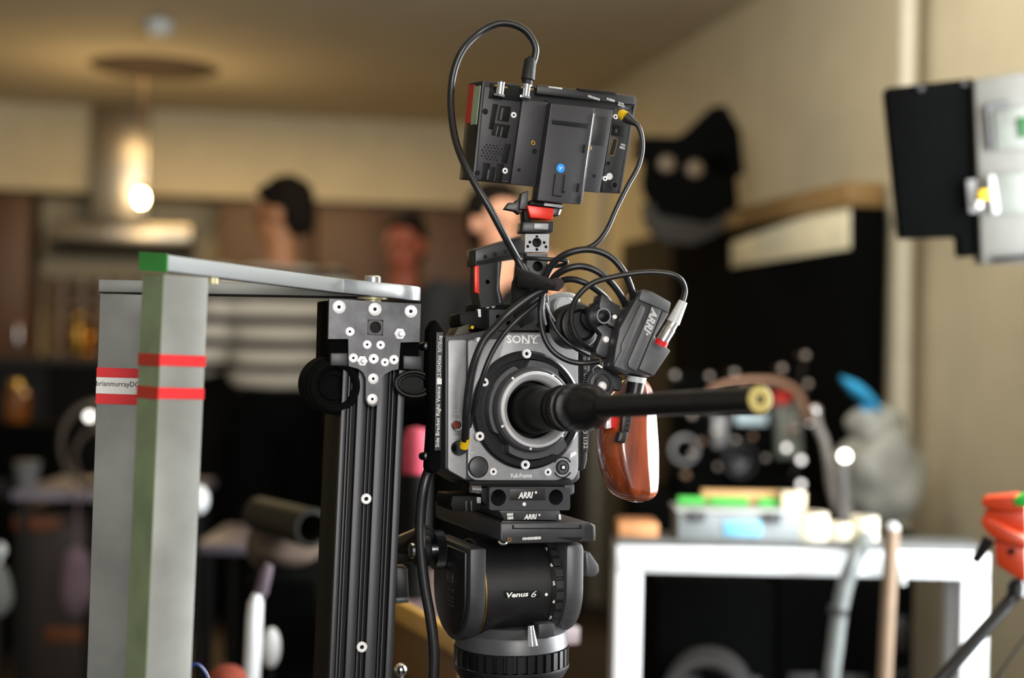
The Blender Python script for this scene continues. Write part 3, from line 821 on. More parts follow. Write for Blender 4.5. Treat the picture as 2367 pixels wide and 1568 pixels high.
# clamp plate, rod, gear
K1 = Frame(P(1393, 731, 1.39), 22.5, 4.1, 0)
t = thing('motor_clamp', 'black clamp arm with hollow steel rod joining motor to camera', 'clamp', P(1400, 830, 1.39))
mb = MB(); mb.pprism(K1, [(1378, 757), (1398, 748), (1432, 772), (1428, 800), (1415, 812), (1400, 828), (1379, 820), (1378, 808), (1392, 774)], -.012, .0, .0015); part('arm_plate', mb, M_GUN2, t)
mb = MB(); mb.pprism(K1, [(1391, 680), (1424, 702), (1436, 708), (1428, 732), (1385, 712)], -.02, -.002, .0012); part('clamp_block', mb, M_GUN2, t)
mb = MB(); mb.pprism(K1, [(1408, 736), (1434, 748), (1428, 762), (1404, 750)], -.012, .0, .001); part('clamp_jaw', mb, M_GUN2, t)
u, w = K1.hit(1393, 731)
mb = MB(); mb.lathe(K1, [(.0078, -.15), (.0078, .003), (.0064, .003), (.0062, -.03), (0, -.03)], 32, u, w); part('rod', mb, M_STEEL, t, 'hollow steel rod end', 30)
mb = MB(); mb.lathe(K1, [(.0078, -.02), (.0135, -.02), (.0145, -.016), (.0145, -.008), (.0125, -.006), (.0079, -.006)], 32, u, w); part('rod_collar', mb, M_BLACK2, t)
u2, w2 = K1.hit(1366, 748)
mb = MB(); mb.lathe(K1, [(0, -.05), (.0225, -.05), (.0235, -.03), (.0205, -.028), (.0205, -.022), (.016, -.02), (.013, -.024), (0, -.024)], 40, u2, w2); part('knuckle', mb, M_BLACK, t)
for x, y, r in ((1401, 785, 8), (1413, 819, 7), (1421, 733, 6)):
    mb = MB(); u, w = K1.hit(x, y, .001); mb.lathe(K1, [(0, .0), (r * px1, .0), (r * px1 * .8, .002), (0, .0028)], 16, u, w); part('screw', mb, M_SCREW, t)
mb = MB(); mb.pcyl(K1, 1411, 818, 16, -.012, -.0002, 20, .001); part('pivot', mb, M_DEEP, t)
u, w = K1.hit(1388, 888, -.004); gear = []
for k in range(40):
    for dr, da in ((.0138, -.3), (.0158, -.14), (.0158, .14), (.0138, .3)):
        a = 2 * math.pi * (k + da) / 40; gear.append((u + dr * math.cos(a), w + dr * math.sin(a)))
t2 = thing('drive_gear', 'small toothed drive gear with silver centre screw above the lens', 'gear', K1.p(u, w - .016, -.004))
mb = MB(); mb.prism(K1, gear, -.012, -.004); part('toothed_wheel', mb, M_GUN2, t2, smooth=15)
mb = MB(); mb.lathe(K1, [(.0122, -.004), (.0118, -.002), (.0095, -.0015), (.009, -.003), (.0072, -.003), (.007, .001), (0, .001)], 32, u, w); part('hub', mb, M_GUN2, t2)
u3, w3 = K1.hit(1394, 893, .003); mb = MB(); mb.lathe(K1, [(0, .0), (.0048, .0), (.0045, .002), (.003, .0035), (0, .004)], 20, u3, w3); part('centre_screw', mb, M_SCREW, t2)
mb = MB(); mb.pprism(K1, [(1405, 860), (1440, 872), (1436, 905), (1420, 900)], -.02, -.006, .001); part('gear_arm', mb, M_GUN2, t2)
t = thing('cable_clip', 'small bright wire clip above the toothed gear', 'clip', P(1392, 862, 1.39))
mb = MB(); mb.tube(catmull([P(1371, 866, 1.388), P(1372, 853, 1.387), P(1382, 845, 1.386), P(1392, 850, 1.386), P(1393, 838, 1.386)], 5), .0011, 8); part('wire', mb, M_STEEL, t)

# ---- top handle
Hd = Frame(P(1150, 600, 1.45), 22.5, 0, 0)
t = thing('top_handle', 'black camera top handle bar rising to the monitor mount', 'handle', P(1130, 705, 1.45))
mb = MB(); mb.pprism(Hd, [(1099, 577), (1218, 543), (1218, 596), (1150, 606), (1099, 616)], -.03, -.004, .0015); part('grip_bar', mb, M_BLACK, t)
mb = MB(); mb.pprism(Hd, [(1103, 604), (1216, 585), (1216, 592), (1103, 611)], -.02, -.0025, .0005); part('rail', mb, M_DEEP, t)
for x in (1122, 1145, 1170):
    mb = MB(); mb.pcyl(Hd, x, 594 - (x - 1122) * .25, 5, -.006, -.0035, 12); part('screw_hole', mb, M_DEEP, t)
q = Hd.hits([(1106, 612), (1160, 604), (1155, 650), (1155, 668), (1164, 704), (1112, 712), (1104, 670)], -.005)
mb = MB(); mb.holed(Hd, q, [circle(*Hd.hit(1127, 652, -.005), 5.5 * px1, 16)], -.028, -.005); part('front_leg', mb, M_BLACK, t)
mb = MB(); mb.pprism(Hd, [(1098, 616), (1107, 613), (1108, 680), (1098, 676)], -.008, -.0035, .0005); part('red_strip', mb, M_REDP, t, 'red strip on the leg')
mb = MB(); mb.pprism(Hd, [(1152, 606), (1155, 606), (1152, 668), (1158, 700), (1155, 701), (1149, 669)], -.02, -.004); part('leg_edge', mb, M_STEEL, t)
mb = MB(); mb.pprism(Hd, [(1214, 598), (1264, 598), (1262, 720), (1200, 722), (1206, 680)], -.06, -.03, .002); part('rear_leg', mb, M_DEEP, t)
mb = MB(); mb.pprism(Hd, [(1105, 703), (1262, 703), (1262, 722), (1105, 722)], -.05, -.012, .001); part('foot', mb, M_DEEP, t)

# ---- monitor mount
V = Frame(P(1242, 560, 1.43), 14, 0, 0)
t = thing('monitor_mount', 'black tilting monitor mount with red clamp under the monitor', 'mount', P(1242, 640, 1.43))
q = V.hits([(1214, 541), (1270, 541), (1268, 583), (1213, 583)], .006)
hs = [circle(*V.hit(1241, 561, .006), 11 * px1, 20)] + [circle(*V.hit(x, y, .006), 3.6 * px1, 10) for x, y in ((1225, 560), (1258, 561), (1220, 570), (1262, 571), (1241, 547.5), (1241, 577))]
mb = MB(); mb.holed(V, q, hs, -.012, .006); part('cheese_cube', mb, M_FACE, t)
mb = MB(); mb.box(V, q[0][0] + .0008, q[1][0] - .0008, q[2][1] + .0008, q[0][1] - .0008, -.012, -.004); part('cube_core', mb, M_DEEP, t)
q = V.hits([(1218, 586), (1266, 586), (1266, 642), (1218, 642)], .004)
mb = MB(); mb.holed(V, q, [circle(*V.hit(1243, 616, .004), 12 * px1, 20)], -.012, .004); part('lower_block', mb, M_GUN, t)
mb = MB(); mb.box(V, q[0][0] + .0008, q[1][0] - .0008, q[2][1] + .0008, q[0][1] - .0008, -.012, -.006); part('block_core', mb, M_DEEP, t)
mb = MB(); mb.pprism(V, [(1208, 512), (1282, 512), (1280, 538), (1206, 538)], -.014, .009, .002); part('knob', mb, M_BLACK, t)
mb = MB(); mb.pprism(V, [(1235, 516), (1268, 517), (1267, 531), (1234, 530)], .008, .0105, .0005); part('knob_facet', mb, M_FACE, t)
mb = MB(); mb.pprism(V, [(1205, 518), (1216, 512), (1216, 538), (1203, 538)], -.01, .004, .001); part('knob_tab', mb, M_GUN2, t)
mb = MB(); mb.pprism(V, [(1218, 474), (1281, 482), (1278, 508), (1226, 504)], -.012, .010, .0012); part('red_clamp', mb, M_REDP, t, 'red clamp jaw')
mb = MB(); mb.pprism(V, [(1205, 448), (1222, 440), (1219, 484), (1200, 484)], -.012, .006, .001); part('cheek', mb, M_GUN2, t)
mb = MB(); mb.pprism(V, [(1167, 483), (1178, 468), (1190, 469), (1196, 462), (1206, 462), (1202, 496), (1192, 488)], -.01, .002, .0008); part('wing_lever', mb, M_BLACK, t)
mb = MB(); mb.pprism(V, [(1210, 486), (1224, 486), (1227, 514), (1212, 514)], -.012, .004, .001); part('neck', mb, M_DEEP, t)
mb = MB(); mb.pprism(V, [(1279, 480), (1299, 483), (1293, 499), (1277, 498)], -.01, .006, .001); part('side_lug', mb, M_BLACK, t)
mb = MB(); mb.pprism(V, [(1294, 484), (1299, 484), (1294, 497), (1290, 497)], -.006, .0065, .0004); part('lug_pin', mb, M_SCREW, t)
mb = MB(); mb.pprism(V, [(1228, 462), (1300, 470), (1303, 482), (1222, 474)], -.014, .004, .001); part('top_plate', mb, M_DEEP, t)
mb = MB(); mb.pprism(V, [(1258, 468), (1302, 474), (1299, 481), (1257, 476)], .002, .006, .0005); part('shoe', mb, M_FACE, t)

# ---- field monitor, seen from behind
O = Frame(P(1280, 320, 1.43), 22, -6, 5.6)
t = thing('field_monitor', 'black field monitor seen from behind, tilted above the camera', 'monitor', P(1255, 470, 1.43))
mb = MB(); mb.pprism(O, [(1116, 186), (1472, 227), (1434, 448), (1092, 416)], -.040, 0, .0015, .0015); part('shell', mb, M_MOND, t)
e0, e1 = O.hit(1116, 186), O.hit(1092, 416)
def edge(tt, off): return (e0[0] + (e1[0] - e0[0]) * tt - off, e0[1] + (e1[1] - e0[1]) * tt)
def sidestrip(t0, t1, n0, n1, m, nm):
    a, b, a2, b2 = edge(t0, -.0002), edge(t1, -.0002), edge(t0, .0006), edge(t1, .0006)
    mb = MB(); mb.hexa([O.p(*a, n0), O.p(*b, n0), O.p(*b, n1), O.p(*a, n1), O.p(*a2, n0), O.p(*b2, n0), O.p(*b2, n1), O.p(*a2, n1)]); part(nm, mb, m, t)
sidestrip(.05, .44, -.021, -.004, mat('pale_green_tape', (150, 166, 140), .6), 'green_strip')
sidestrip(.03, .42, -.038, -.0215, mat('dull_red_tape', (190, 50, 34), .55), 'red_strip')
# raised back parts
mb = MB(); mb.pprism(O, [(1120, 200), (1210, 208), (1180, 418), (1100, 412)], -.001, .0015, .0008); part('back_panel', mb, M_MON, t)
mb = MB(); mb.pprism(O, [(1208, 230), (1268, 236), (1242, 432), (1180, 426)], -.001, .006, .001); part('mount_plate', mb, M_MON, t)
mb = MB(); mb.pprism(O, [(1372, 248), (1418, 254), (1386, 446), (1344, 442)], -.001, .006, .001); part('mount_plate', mb, M_MON, t)
mb = MB(); mb.pprism(O, [(1376, 268), (1408, 272), (1398, 338), (1366, 334)], .005, .0066, .0004); part('plate_pad', mb, M_MOND, t)
mb = MB(); mb.pprism(O, [(1420, 250), (1466, 256), (1432, 446), (1390, 442)], -.001, .001, .0005); part('connector_panel', mb, M_MOND, t)
mb = MB(); mb.pprism(O, [(1242, 196), (1470, 222), (1467, 242), (1240, 218)], -.002, .007, .0015); part('top_rail', mb, M_MOND, t)
mb = MB(); mb.pprism(O, [(1268, 199), (1300, 203), (1300, 207), (1268, 203)], .006, .0075, .0003); part('rail_insert', mb, M_GREY_INK, t)
mb = MB(); mb.pprism(O, [(1335, 204), (1420, 213), (1428, 221), (1340, 211)], .004, .008, .0006); part('rail_cover', mb, M_DEEP, t)
q = [(1274, 239), (1374, 249), (1341, 473), (1242, 464)]
mb = MB(); mb.pprism(O, q, 0, .017, .0012, .001); bp_ = part('battery_plate', mb, M_MON, t)
mb = MB(); mb.pprism(O, [(1277, 277), (1360, 287), (1358, 297), (1276, 287)], .0165, .0176, .0003); part('plate_slot', mb, M_DEEP, bp_)
for pl in ([(1282, 402), (1285, 402), (1279, 451), (1276, 451)], [(1304, 404), (1307, 404), (1302, 445), (1299, 445)], [(1276, 450), (1299, 453), (1298, 456), (1276, 453)], [(1299, 441), (1306, 442), (1305, 447), (1298, 446)]):
    mb = MB(); mb.pprism(O, pl, .0165, .0174); part('latch_groove', mb, M_DEEP, bp_)
for pl in ([(1349, 334), (1355, 335), (1352, 354), (1346, 353)], [(1335, 424), (1341, 425), (1338, 445), (1332, 444)]):
    mb = MB(); mb.pprism(O, pl, .0165, .0178, .0003); part('side_catch', mb, M_DEEP, bp_)
mb = MB(); mb.pprism(O, [(1372, 262), (1376, 262), (1345, 472), (1341, 472)], .006, .0180, .0003); part('plate_edge', mb, M_STEEL, bp_)
mb = MB(); mb.pcyl(O, 1296, 389, 10.5, .0165, .0176, 24); d_ = part('round_sticker', mb, M_BLUE, bp_, 'round blue sticker')
text(O, 'V', (1296, 389), 8, 8, .0177, M_WHITE_INK, bp_, shear=.2, bold=.03)
mb = MB(); mb.pprism(O, [(1262, 232), (1276, 240), (1245, 462), (1236, 432)], -.001, .003); part('plate_gap', mb, M_DEEP, t)
# aerials sockets at the top left
mb = MB(); mb.pprism(O, [(1136, 192), (1212, 200), (1206, 234), (1130, 227)], .0, .003, .0005); part('socket_recess', mb, M_DEEP, t)
for x, y0, y1 in ((1154, 222, 190), (1214, 226, 196)):
    a, b = O.hit(x, y0, .010), O.hit(x + 4, y1, .010)
    mb = MB(); mb.tube([O.p(*a, .010), O.p(a[0] * .5 + b[0] * .5, a[1] * .5 + b[1] * .5, .010), O.p(*b, .010)], [.0042, .0042, .0042], 18); c_ = part('bayonet_socket', mb, M_CHROME, t)
    mb = MB(); mb.rod(O.p(a[0], a[1] - .0004, .010), O.p(a[0], a[1] + .0018, .010), .006, .006, 6); part('socket_nut', mb, M_STEEL, c_)
    for s_ in (-1, 1):
        mb = MB(); mb.rod(O.p(a[0] + s_ * .004, a[1] + .009, .0105), O.p(a[0] + s_ * .0068, a[1] + .009, .0105), .0011, None, 8); part('socket_pin', mb, M_BRASS, c_)
# connector wells
for pl in ([(1140, 240), (1152, 241), (1140, 300), (1130, 298)], [(1156, 244), (1182, 247), (1176, 282), (1150, 278)], [(1140, 284), (1180, 290), (1172, 320), (1136, 312)], [(1168, 332), (1182, 334), (1172, 378), (1160, 376)], [(1118, 376), (1134, 378), (1126, 420), (1114, 418)], [(1136, 386), (1146, 387), (1140, 422), (1130, 420)], [(1150, 378), (1166, 380), (1160, 424), (1146, 422)]):
    mb = MB(); mb.pprism(O, pl, .0012, .0022, .0003); part('connector_well', mb, M_DEEP, t)
for pl in ([(1160, 250), (1164, 250), (1159, 278), (1155, 277)], [(1150, 292), (1153, 292), (1148, 314), (1145, 313)], [(1160, 294), (1163, 294), (1158, 317), (1155, 316)], [(1128, 392), (1131, 392), (1128, 414), (1125, 414)]):
    mb = MB(); mb.pprism(O, pl, .002, .0027); part('connector_contact', mb, M_GUN, t)
mb = MB()
for r_ in range(6):
    for c_ in range(6):
        x, y = 1117 + c_ * 8 + (4 if r_ % 2 else 0) - r_ * .8, 334 + r_ * 6.5 + c_ * 1.0
        if (r_, c_) in ((0, 0), (0, 5), (5, 0), (5, 5), (4, 5)): continue
        mb.pcyl(O, x, y, 2.1, .0008, .0017, 8)
part('speaker_holes', mb, M_DEEP, t)
for x, y, r, mm in ((1188, 266, 7, M_SCREW), (1168, 395, 7, M_SCREW), (1423, 270, 6, M_SCREW), (1399, 413, 6, M_SCREW)):
    screw(O, x, y, r, .002, t, mm, h=.001)
for x, y, r in ((1233, 331, 6.5), (1363, 342, 5.5)):
    screw(O, x, y, r, .006, t, M_BRASS, h=.0008, name='brass_insert')
for x, y, r in ((1200, 393, 4), (1374, 407, 4), (1122, 258, 7), (1236, 350, 6), (1104, 400, 6)):
    mb = MB(); mb.pcyl(O, x, y, r, .001, .0064 if x > 1190 else .0018, 14); part('threaded_hole', mb, M_DEEP, t)
# right-hand sockets
mb = MB(); mb.pprism(O, [(1418, 290), (1448, 293), (1444, 315), (1414, 312)], .0008, .003, .0005); c_ = part('socket_block', mb, M_DEEP, t)
mb = MB(); mb.pprism(O, [(1423, 298), (1427, 298), (1426, 307), (1422, 307)], .003, .0036); part('contact', mb, M_GUN, c_)
a, b = O.hit(1420, 326, .001), O.hit(1413, 354, .001)
for rr_, mm, nn in ((.0032, M_BRASS, .0022), (.0024, M_DEEP, .0028)):
    pts = []
    d0 = Vector((b[0] - a[0], b[1] - a[1])).normalized(); p0 = Vector((-d0.y, d0.x))
    for k in range(9): an = math.pi * k / 8; v = Vector(a) - d0 * rr_ * math.sin(an) + p0 * rr_ * math.cos(an); pts.append((v.x, v.y))
    for k in range(9): an = math.pi * k / 8; v = Vector(b) + d0 * rr_ * math.sin(an) - p0 * rr_ * math.cos(an); pts.append((v.x, v.y))
    mb = MB(); mb.prism(O, pts, .0008, nn); part('slot_socket', mb, mm, t)
for x, y, r in ((1405, 378, 6), (1419, 428, 8), (1456, 238, 7)):
    u, w = O.hit(x, y, .001)
    mb = MB(); mb.lathe(O, [(r * px1 * 1.15, .0008), (r * px1 * 1.15, .0022), (r * px1 * .85, .0022), (r * px1 * .85, .001)], 20, u, w); c_ = part('jack_ring', mb, M_GUN2, t)
    mb = MB(); mb.cyl(O, u, w, r * px1 * .85, .0008, .0014, 20); part('jack_hole', mb, M_DEEP, c_)
mb = MB(); mb.pcyl(O, 1409, 408, 8, .0008, .002, 20); part('white_dot', mb, M_LTGREY, t)
mb = MB(); mb.pprism(O, [(1389, 424), (1399, 425), (1396, 440), (1386, 439)], .0008, .003, .0004); part('socket_block', mb, M_DEEP, t)
for c_, ww, hh, nn in (((1372, 226), 30, 6, .0071), ((1412, 231), 22, 6, .0071), ((1436, 239), 15, 4, .0074), ((1436, 244), 17, 4, .0074), ((1440, 335), 11, 5, .0012), ((1439, 342), 15, 6, .0012)):
    marks(O, c_, ww, hh, nn, t, -6)
mb = MB(); mb.pprism(O, [(1469, 228), (1473, 228), (1435, 448), (1431, 447)], -.002, .0014, .0003); part('shell_edge', mb, M_GUN, t)
# ---- cables
def cable(label, pts, rpx, m=M_CABLE, name='cable', per=8):
    t = thing(name, label, 'cable', P(*pts[-1]), 'black cables on the camera rig')
    mb = MB(); mb.ptube(pts, rpx, 12, per); part('jacket', mb, m, t)
    return t
t = cable('thick black cable arching high above the monitor down to the tie', [(1231, 150, 1.425), (1238, 112, 1.425), (1220, 76, 1.425), (1188, 57, 1.425), (1150, 55, 1.425), (1108, 76, 1.425), (1072, 112, 1.42), (1052, 155, 1.42), (1043, 205, 1.42), (1043, 260, 1.415), (1052, 320, 1.405), (1070, 372, 1.39), (1098, 425, 1.385), (1132, 482, 1.385), (1166, 545, 1.39), (1194, 596, 1.40), (1216, 634, 1.40)], 8.6)
mb = MB(); mb.tube([P(1218, 202, 1.423), P(1219, 186, 1.423), P(1220, 184, 1.423), P(1226, 140, 1.424), P(1230, 134, 1.424)], [.0052, .0056, .0070, .0062, .0042], 20); part('boot', mb, M_RUBBER, t)
mb = MB(); mb.tube([P(1213, 218, 1.423), P(1217, 196, 1.423)], [.0062, .0062], 20); part('plug', mb, M_CHROME, t)
t = cable('thin black cable with yellow plug hanging from the monitor right side', [(1459, 280, 1.42), (1474, 290, 1.42), (1483, 315, 1.42), (1484, 350, 1.42), (1474, 388, 1.42), (1450, 432, 1.42), (1425, 482, 1.42), (1405, 527, 1.42), (1385, 556, 1.42), (1360, 573, 1.42), (1320, 582, 1.42), (1288, 602, 1.415), (1262, 640, 1.41)], 6)
mb = MB(); mb.tube([P(1431, 262, 1.425), P(1436, 264, 1.424), P(1446, 270, 1.42)], [.0036, .0052, .0054], 18); part('plug_sleeve', mb, M_YEL, t, 'yellow plug sleeve')
mb = MB(); mb.tube([P(1446, 270, 1.4195), P(1454, 276, 1.419), P(1470, 286, 1.419)], [.0056, .0052, .0028], 18); part('boot', mb, M_RUBBER, t)
cable('outermost of the three coiled cable loops over the camera', [(1252, 680, 1.395), (1258, 646, 1.39), (1278, 610, 1.385), (1312, 586, 1.38), (1360, 577, 1.38), (1405, 590, 1.38), (1438, 622, 1.38), (1458, 664, 1.385), (1466, 706, 1.40), (1462, 745, 1.42)], 8)
cable('middle one of the three coiled cable loops over the camera', [(1268, 668, 1.395), (1282, 640, 1.39), (1310, 622, 1.385), (1345, 616, 1.385), (1383, 629, 1.385), (1418, 660, 1.39), (1443, 700, 1.40), (1450, 742, 1.42)], 8)
cable('innermost of the three coiled cable loops over the camera', [(1276, 664, 1.40), (1296, 650, 1.395), (1325, 646, 1.39), (1360, 658, 1.39), (1396, 684, 1.40), (1415, 708, 1.42)], 7.5)
cable('thin cable looping from the motor plug around the rod end', [(1577, 700, 1.375), (1583, 672, 1.375), (1573, 646, 1.372), (1545, 633, 1.37), (1490, 630, 1.37), (1425, 639, 1.37), (1372, 654, 1.37), (1338, 682, 1.37), (1322, 715, 1.372), (1322, 755, 1.375), (1340, 790, 1.38), (1368, 810, 1.395)], 6.6)
cable('short black cable loop under the cheese block', [(1214, 597, 1.405), (1240, 598, 1.40), (1275, 600, 1.40), (1305, 602, 1.40), (1309, 608, 1.402), (1295, 614, 1.408), (1262, 616, 1.41)], 5)
t = cable('thick cable ending in a yellow sleeve at the camera front', [(1262, 668, 1.39), (1226, 686, 1.385), (1176, 724, 1.38), (1146, 756, 1.38), (1121, 784, 1.38), (1103, 822, 1.38), (1091, 861, 1.382), (1083, 908, 1.385), (1078, 962, 1.39), (1075, 1018, 1.405)], 10)
mb = MB(); mb.tube([P(1077, 1012, 1.404), P(1072, 1034, 1.41)], [.0045, .0047], 18); part('sleeve', mb, M_YEL, t, 'yellow sleeve')
mb = MB(); mb.tube([P(1072, 1034, 1.41), P(1064, 1038, 1.42)], [.0052, .006], 18); part('plug', mb, M_BLACK2, t)
cable('thinner cable running beside the yellow-sleeved one', [(1256, 690, 1.40), (1202, 734, 1.39), (1172, 764, 1.388), (1152, 791, 1.388), (1134, 824, 1.388), (1121, 856, 1.388), (1109, 893, 1.39), (1097, 936, 1.395), (1088, 966, 1.41), (1084, 990, 1.43)], 6.5)
cable('cable drooping below the tie across the maker lettering to the bracket', [(1256, 676, 1.395), (1249, 720, 1.39), (1254, 768, 1.39), (1274, 808, 1.39), (1308, 832, 1.39), (1345, 840, 1.39), (1384, 836, 1.395)], 6.5)
cable('thin cable curving from the tie to the motor bracket', [(1262, 682, 1.40), (1270, 730, 1.40), (1292, 772, 1.40), (1325, 802, 1.40), (1362, 822, 1.41)], 5)
cable('pale thin wire inside the cable bundle', [(1258, 690, 1.393), (1256, 720, 1.39), (1262, 750, 1.40)], 3, mat('grey_wire_jacket', (150, 150, 154), .35))
cable('short pale wire beside the cable bundle', [(1262, 700, 1.393), (1270, 722, 1.395), (1282, 742, 1.405)], 3, MATS['grey_wire_jacket'])
cable('thick cable hanging down between the column and tripod', [(1003, 1066, 1.44), (994, 1082, 1.435), (980, 1125, 1.43), (972, 1190, 1.43), (972, 1260, 1.43), (981, 1350, 1.43), (995, 1430, 1.43), (1003, 1500, 1.43), (1002, 1570, 1.43), (996, 1660, 1.43), (985, 1800, 1.43), (960, 2100, 1.45), (900, 3000, 1.5), (880, 3640, 1.5)], 12.5)
# white coil of a rear loop seen through the bundle
t = thing('pale_hose', 'white curved hose behind the cable loops', 'hose', P(1300, 712, 1.47))
mb = MB(); mb.ptube([(1258, 712, 1.48), (1270, 692, 1.475), (1296, 682, 1.47), (1322, 684, 1.47), (1336, 696, 1.475)], 6, 12); part('tube', mb, M_LTGREY, t)
mb = MB(); mb.lathe(Frame(P(1302, 710, 1.48), 22.5), [(0, -.01), (.0125, -.01), (.0125, .004), (.010, .006), (0, .006)], 28); part('end_cap', mb, M_LTGREY, t)
# fabric cable tie
t = thing('cable_tie', 'fuzzy black fabric tie wrapped around the cable bundle', 'cable tie', P(1245, 672, 1.39))
rings = []
pth = catmull([P(1196, 640, 1.395), P(1212, 645, 1.388), P(1240, 652, 1.384), P(1268, 657, 1.386), P(1290, 662, 1.392)], 4)
for i, c in enumerate(pth):
    k = i / (len(pth) - 1); hh = (24 - 14 * k) * px1; dd = (.016 - .006 * k)
    rings.append([c + Vector((0, dd * math.sin(2 * math.pi * a / 16), 0)) + UP * hh * math.cos(2 * math.pi * a / 16) * (1 + .18 * noise.noise(c * 90 + Vector((a, 0, 0)))) for a in range(16)])
mb = MB(); mb.loft(rings); part('band', mb, mat('fuzzy_black_fabric', (12, 12, 13), .95, 0, .3, 200, .5), t)
mb = MB(); mb.ell(P(1284, 657, 1.386), .008, .005, .007, seg=14, rows=10, rough=.5, f=200); part('loose_end', mb, mat('worn_fabric', (52, 40, 44), .95, 0, .2, 200), t)
mb = MB(); mb.ell(P(1213, 690, 1.41), .014, .012, .03, seg=16, rows=12, rough=.2, f=60); part('wrap', mb, MATS['fuzzy_black_fabric'], t)

# ================================================================== BASE PLATES AND TRIPOD HEAD
T = Frame(P(1216, 1200, 1.43), 22.5, 0, -.8)
t = thing('base_plate', 'black rod base plate with two round holes under the camera', 'base plate', T.p(*T.hit(1220, 1180, 0), -.03))
q = T.hits([(1131, 1127), (1318, 1127), (1318, 1180), (1131, 1180)], .004)
q = roundpoly(q, .003, 3)
hs = [circle(*T.hit(1152, 1151, .004), 19 * px1, 28), circle(*T.hit(1285, 1150, .004), 18 * px1, 28)]
mb = MB(); mb.holed(T, q, hs, -.07, .004); part('block', mb, M_GUN2, t)
for x, r in ((1152, 19), (1285, 18)):
    u, w = T.hit(x, 1150.5, .004); mb = MB(); mb.cyl(T, u, w, r * px1, -.07, -.03, 24); part('bore', mb, M_DEEP, t)
mb = MB(); mb.pprism(T, [(1178, 1130), (1262, 1130), (1262, 1157), (1178, 1157)], .002, .0046, .0003, .001); part('name_plate', mb, M_BLACK, t)
text(T, 'ARRI', (1215, 1145), 38, 15, .0047, M_WHITE_INK, t, shear=.25, bold=.04)
mb = MB(); mb.pcyl(T, 1239, 1139, 3, .004, .0049, 12); part('lettering', mb, M_WHITE_INK, t)
mb = MB(); mb.pprism(T, [(1085, 1113), (1296, 1113), (1318, 1106), (1330, 1124), (1131, 1127), (1085, 1122)], -.07, -.002, .001); part('top_plate', mb, M_DEEP, t)
mb = MB(); mb.pprism(T, [(1306, 1123), (1328, 1122), (1328, 1140), (1322, 1145), (1306, 1144)], -.02, .002, .001); part('side_lug', mb, M_GUN, t)
mb = MB(); mb.rod(T.p(*T.hit(1088, 1131, 0), 0), T.p(*T.hit(1110, 1132, 0), 0), .0042, .0042, 16); part('lock_bolt', mb, M_STEEL, t)
mb = MB(); mb.pprism(T, [(1042, 1167), (1046, 1147), (1104, 1147), (1106, 1152), (1112, 1152), (1110, 1182), (1046, 1182)], -.05, -.004, .001); l_ = part('release_lever', mb, M_DEEP, t)
for x in (1076, 1088):
    mb = MB(); mb.pprism(T, [(x, 1158), (x + 4, 1158), (x + 4, 1182), (x, 1182)], -.004, -.002, .0004); part('lever_rib', mb, M_GUN2, l_)
mb = MB(); mb.pprism(T, [(1103, 1150), (1112, 1150), (1112, 1164), (1103, 1164)], -.006, -.0015, .0004); part('lever_pin', mb, M_FACE, l_)
mb = MB(); mb.pprism(T, [(1110, 1128), (1133, 1128), (1133, 1178), (1114, 1160)], -.06, -.004, .001); part('side_block', mb, M_DEEP, t)
mb = MB(); mb.pcyl(T, 1212, 1166, 4.5, .0, .005, 12); part('screw', mb, M_SCREW, t)
t = thing('dovetail_plate', 'thin black dovetail plate with small pale lettering under the base plate', 'dovetail plate', T.p(*T.hit(1230, 1203, 0), -.05))
mb = MB(); mb.pprism(T, [(1154, 1181), (1294, 1181), (1297, 1203), (1166, 1203), (1158, 1188)], -.12, .006, .0008); part('plate', mb, M_GUN2, t)
text(T, 'ARRI', (1226, 1195), 33, 12, .0062, M_WHITE_INK, t, shear=.25, bold=.04)
mb = MB(); mb.pcyl(T, 1247, 1191, 2.5, .006, .0065, 10); part('lettering', mb, M_WHITE_INK, t)
marks(T, (1179, 1190), 15, 7, .0062, t, m=M_WHITE_INK); marks(T, (1180, 1198), 15, 7, .0062, t, m=M_WHITE_INK)
mb = MB(); mb.rod(T.p(*T.hit(1222, 1186, 0), -.012), T.p(*T.hit(1262, 1186, 0), -.012), .0085, .0085, 24); part('clamp_screw', mb, M_BLACK2, t)
mb = MB(); mb.pprism(T, [(1292, 1190), (1296, 1190), (1297, 1202), (1292, 1202)], .004, .0066, .0002); part('stop_pin', mb, M_SCREW, t)

t = thing('tripod_head_assembly', 'large black fluid tripod head with round drum and numbered dial', 'tripod head', T.p(*T.hit(1182, 1480, -.05), -.05))
# sliding plate bed
mb = MB(); mb.pprism(T, [(1157, 1209), (1366, 1209), (1370, 1214), (1370, 1252), (1330, 1254), (1172, 1258), (1157, 1250)], -.185, .010, .0025, .002); part('plate_bed', mb, M_GUN2, t)
mb = MB(); mb.pprism(T, [(1160, 1204), (1350, 1206), (1350, 1211), (1160, 1211)], -.17, .006, .0008); part('sliding_plate', mb, M_BLACK, t)
mb = MB(); mb.pprism(T, [(1184, 1221), (1344, 1221), (1344, 1223.5), (1184, 1223.5)], .009, .0104); part('bed_groove', mb, M_DEEP, t)
for x in (1184, 1340):
    mb = MB(); mb.pprism(T, [(x, 1214), (x + 4, 1214), (x + 4, 1223), (x, 1223)], .009, .0104); part('bed_groove', mb, M_DEEP, t)
mb = MB(); mb.pprism(T, [(1288, 1243), (1348, 1243), (1340, 1250), (1330, 1253)], .009, .0106); part('bed_slot', mb, M_DEEP, t)
mb = MB(); mb.pprism(T, [(1365, 1210), (1374, 1213), (1376, 1218), (1376, 1250), (1371, 1251), (1370, 1218)], -.02, .012, .0005); part('bed_edge', mb, M_STEEL, t)
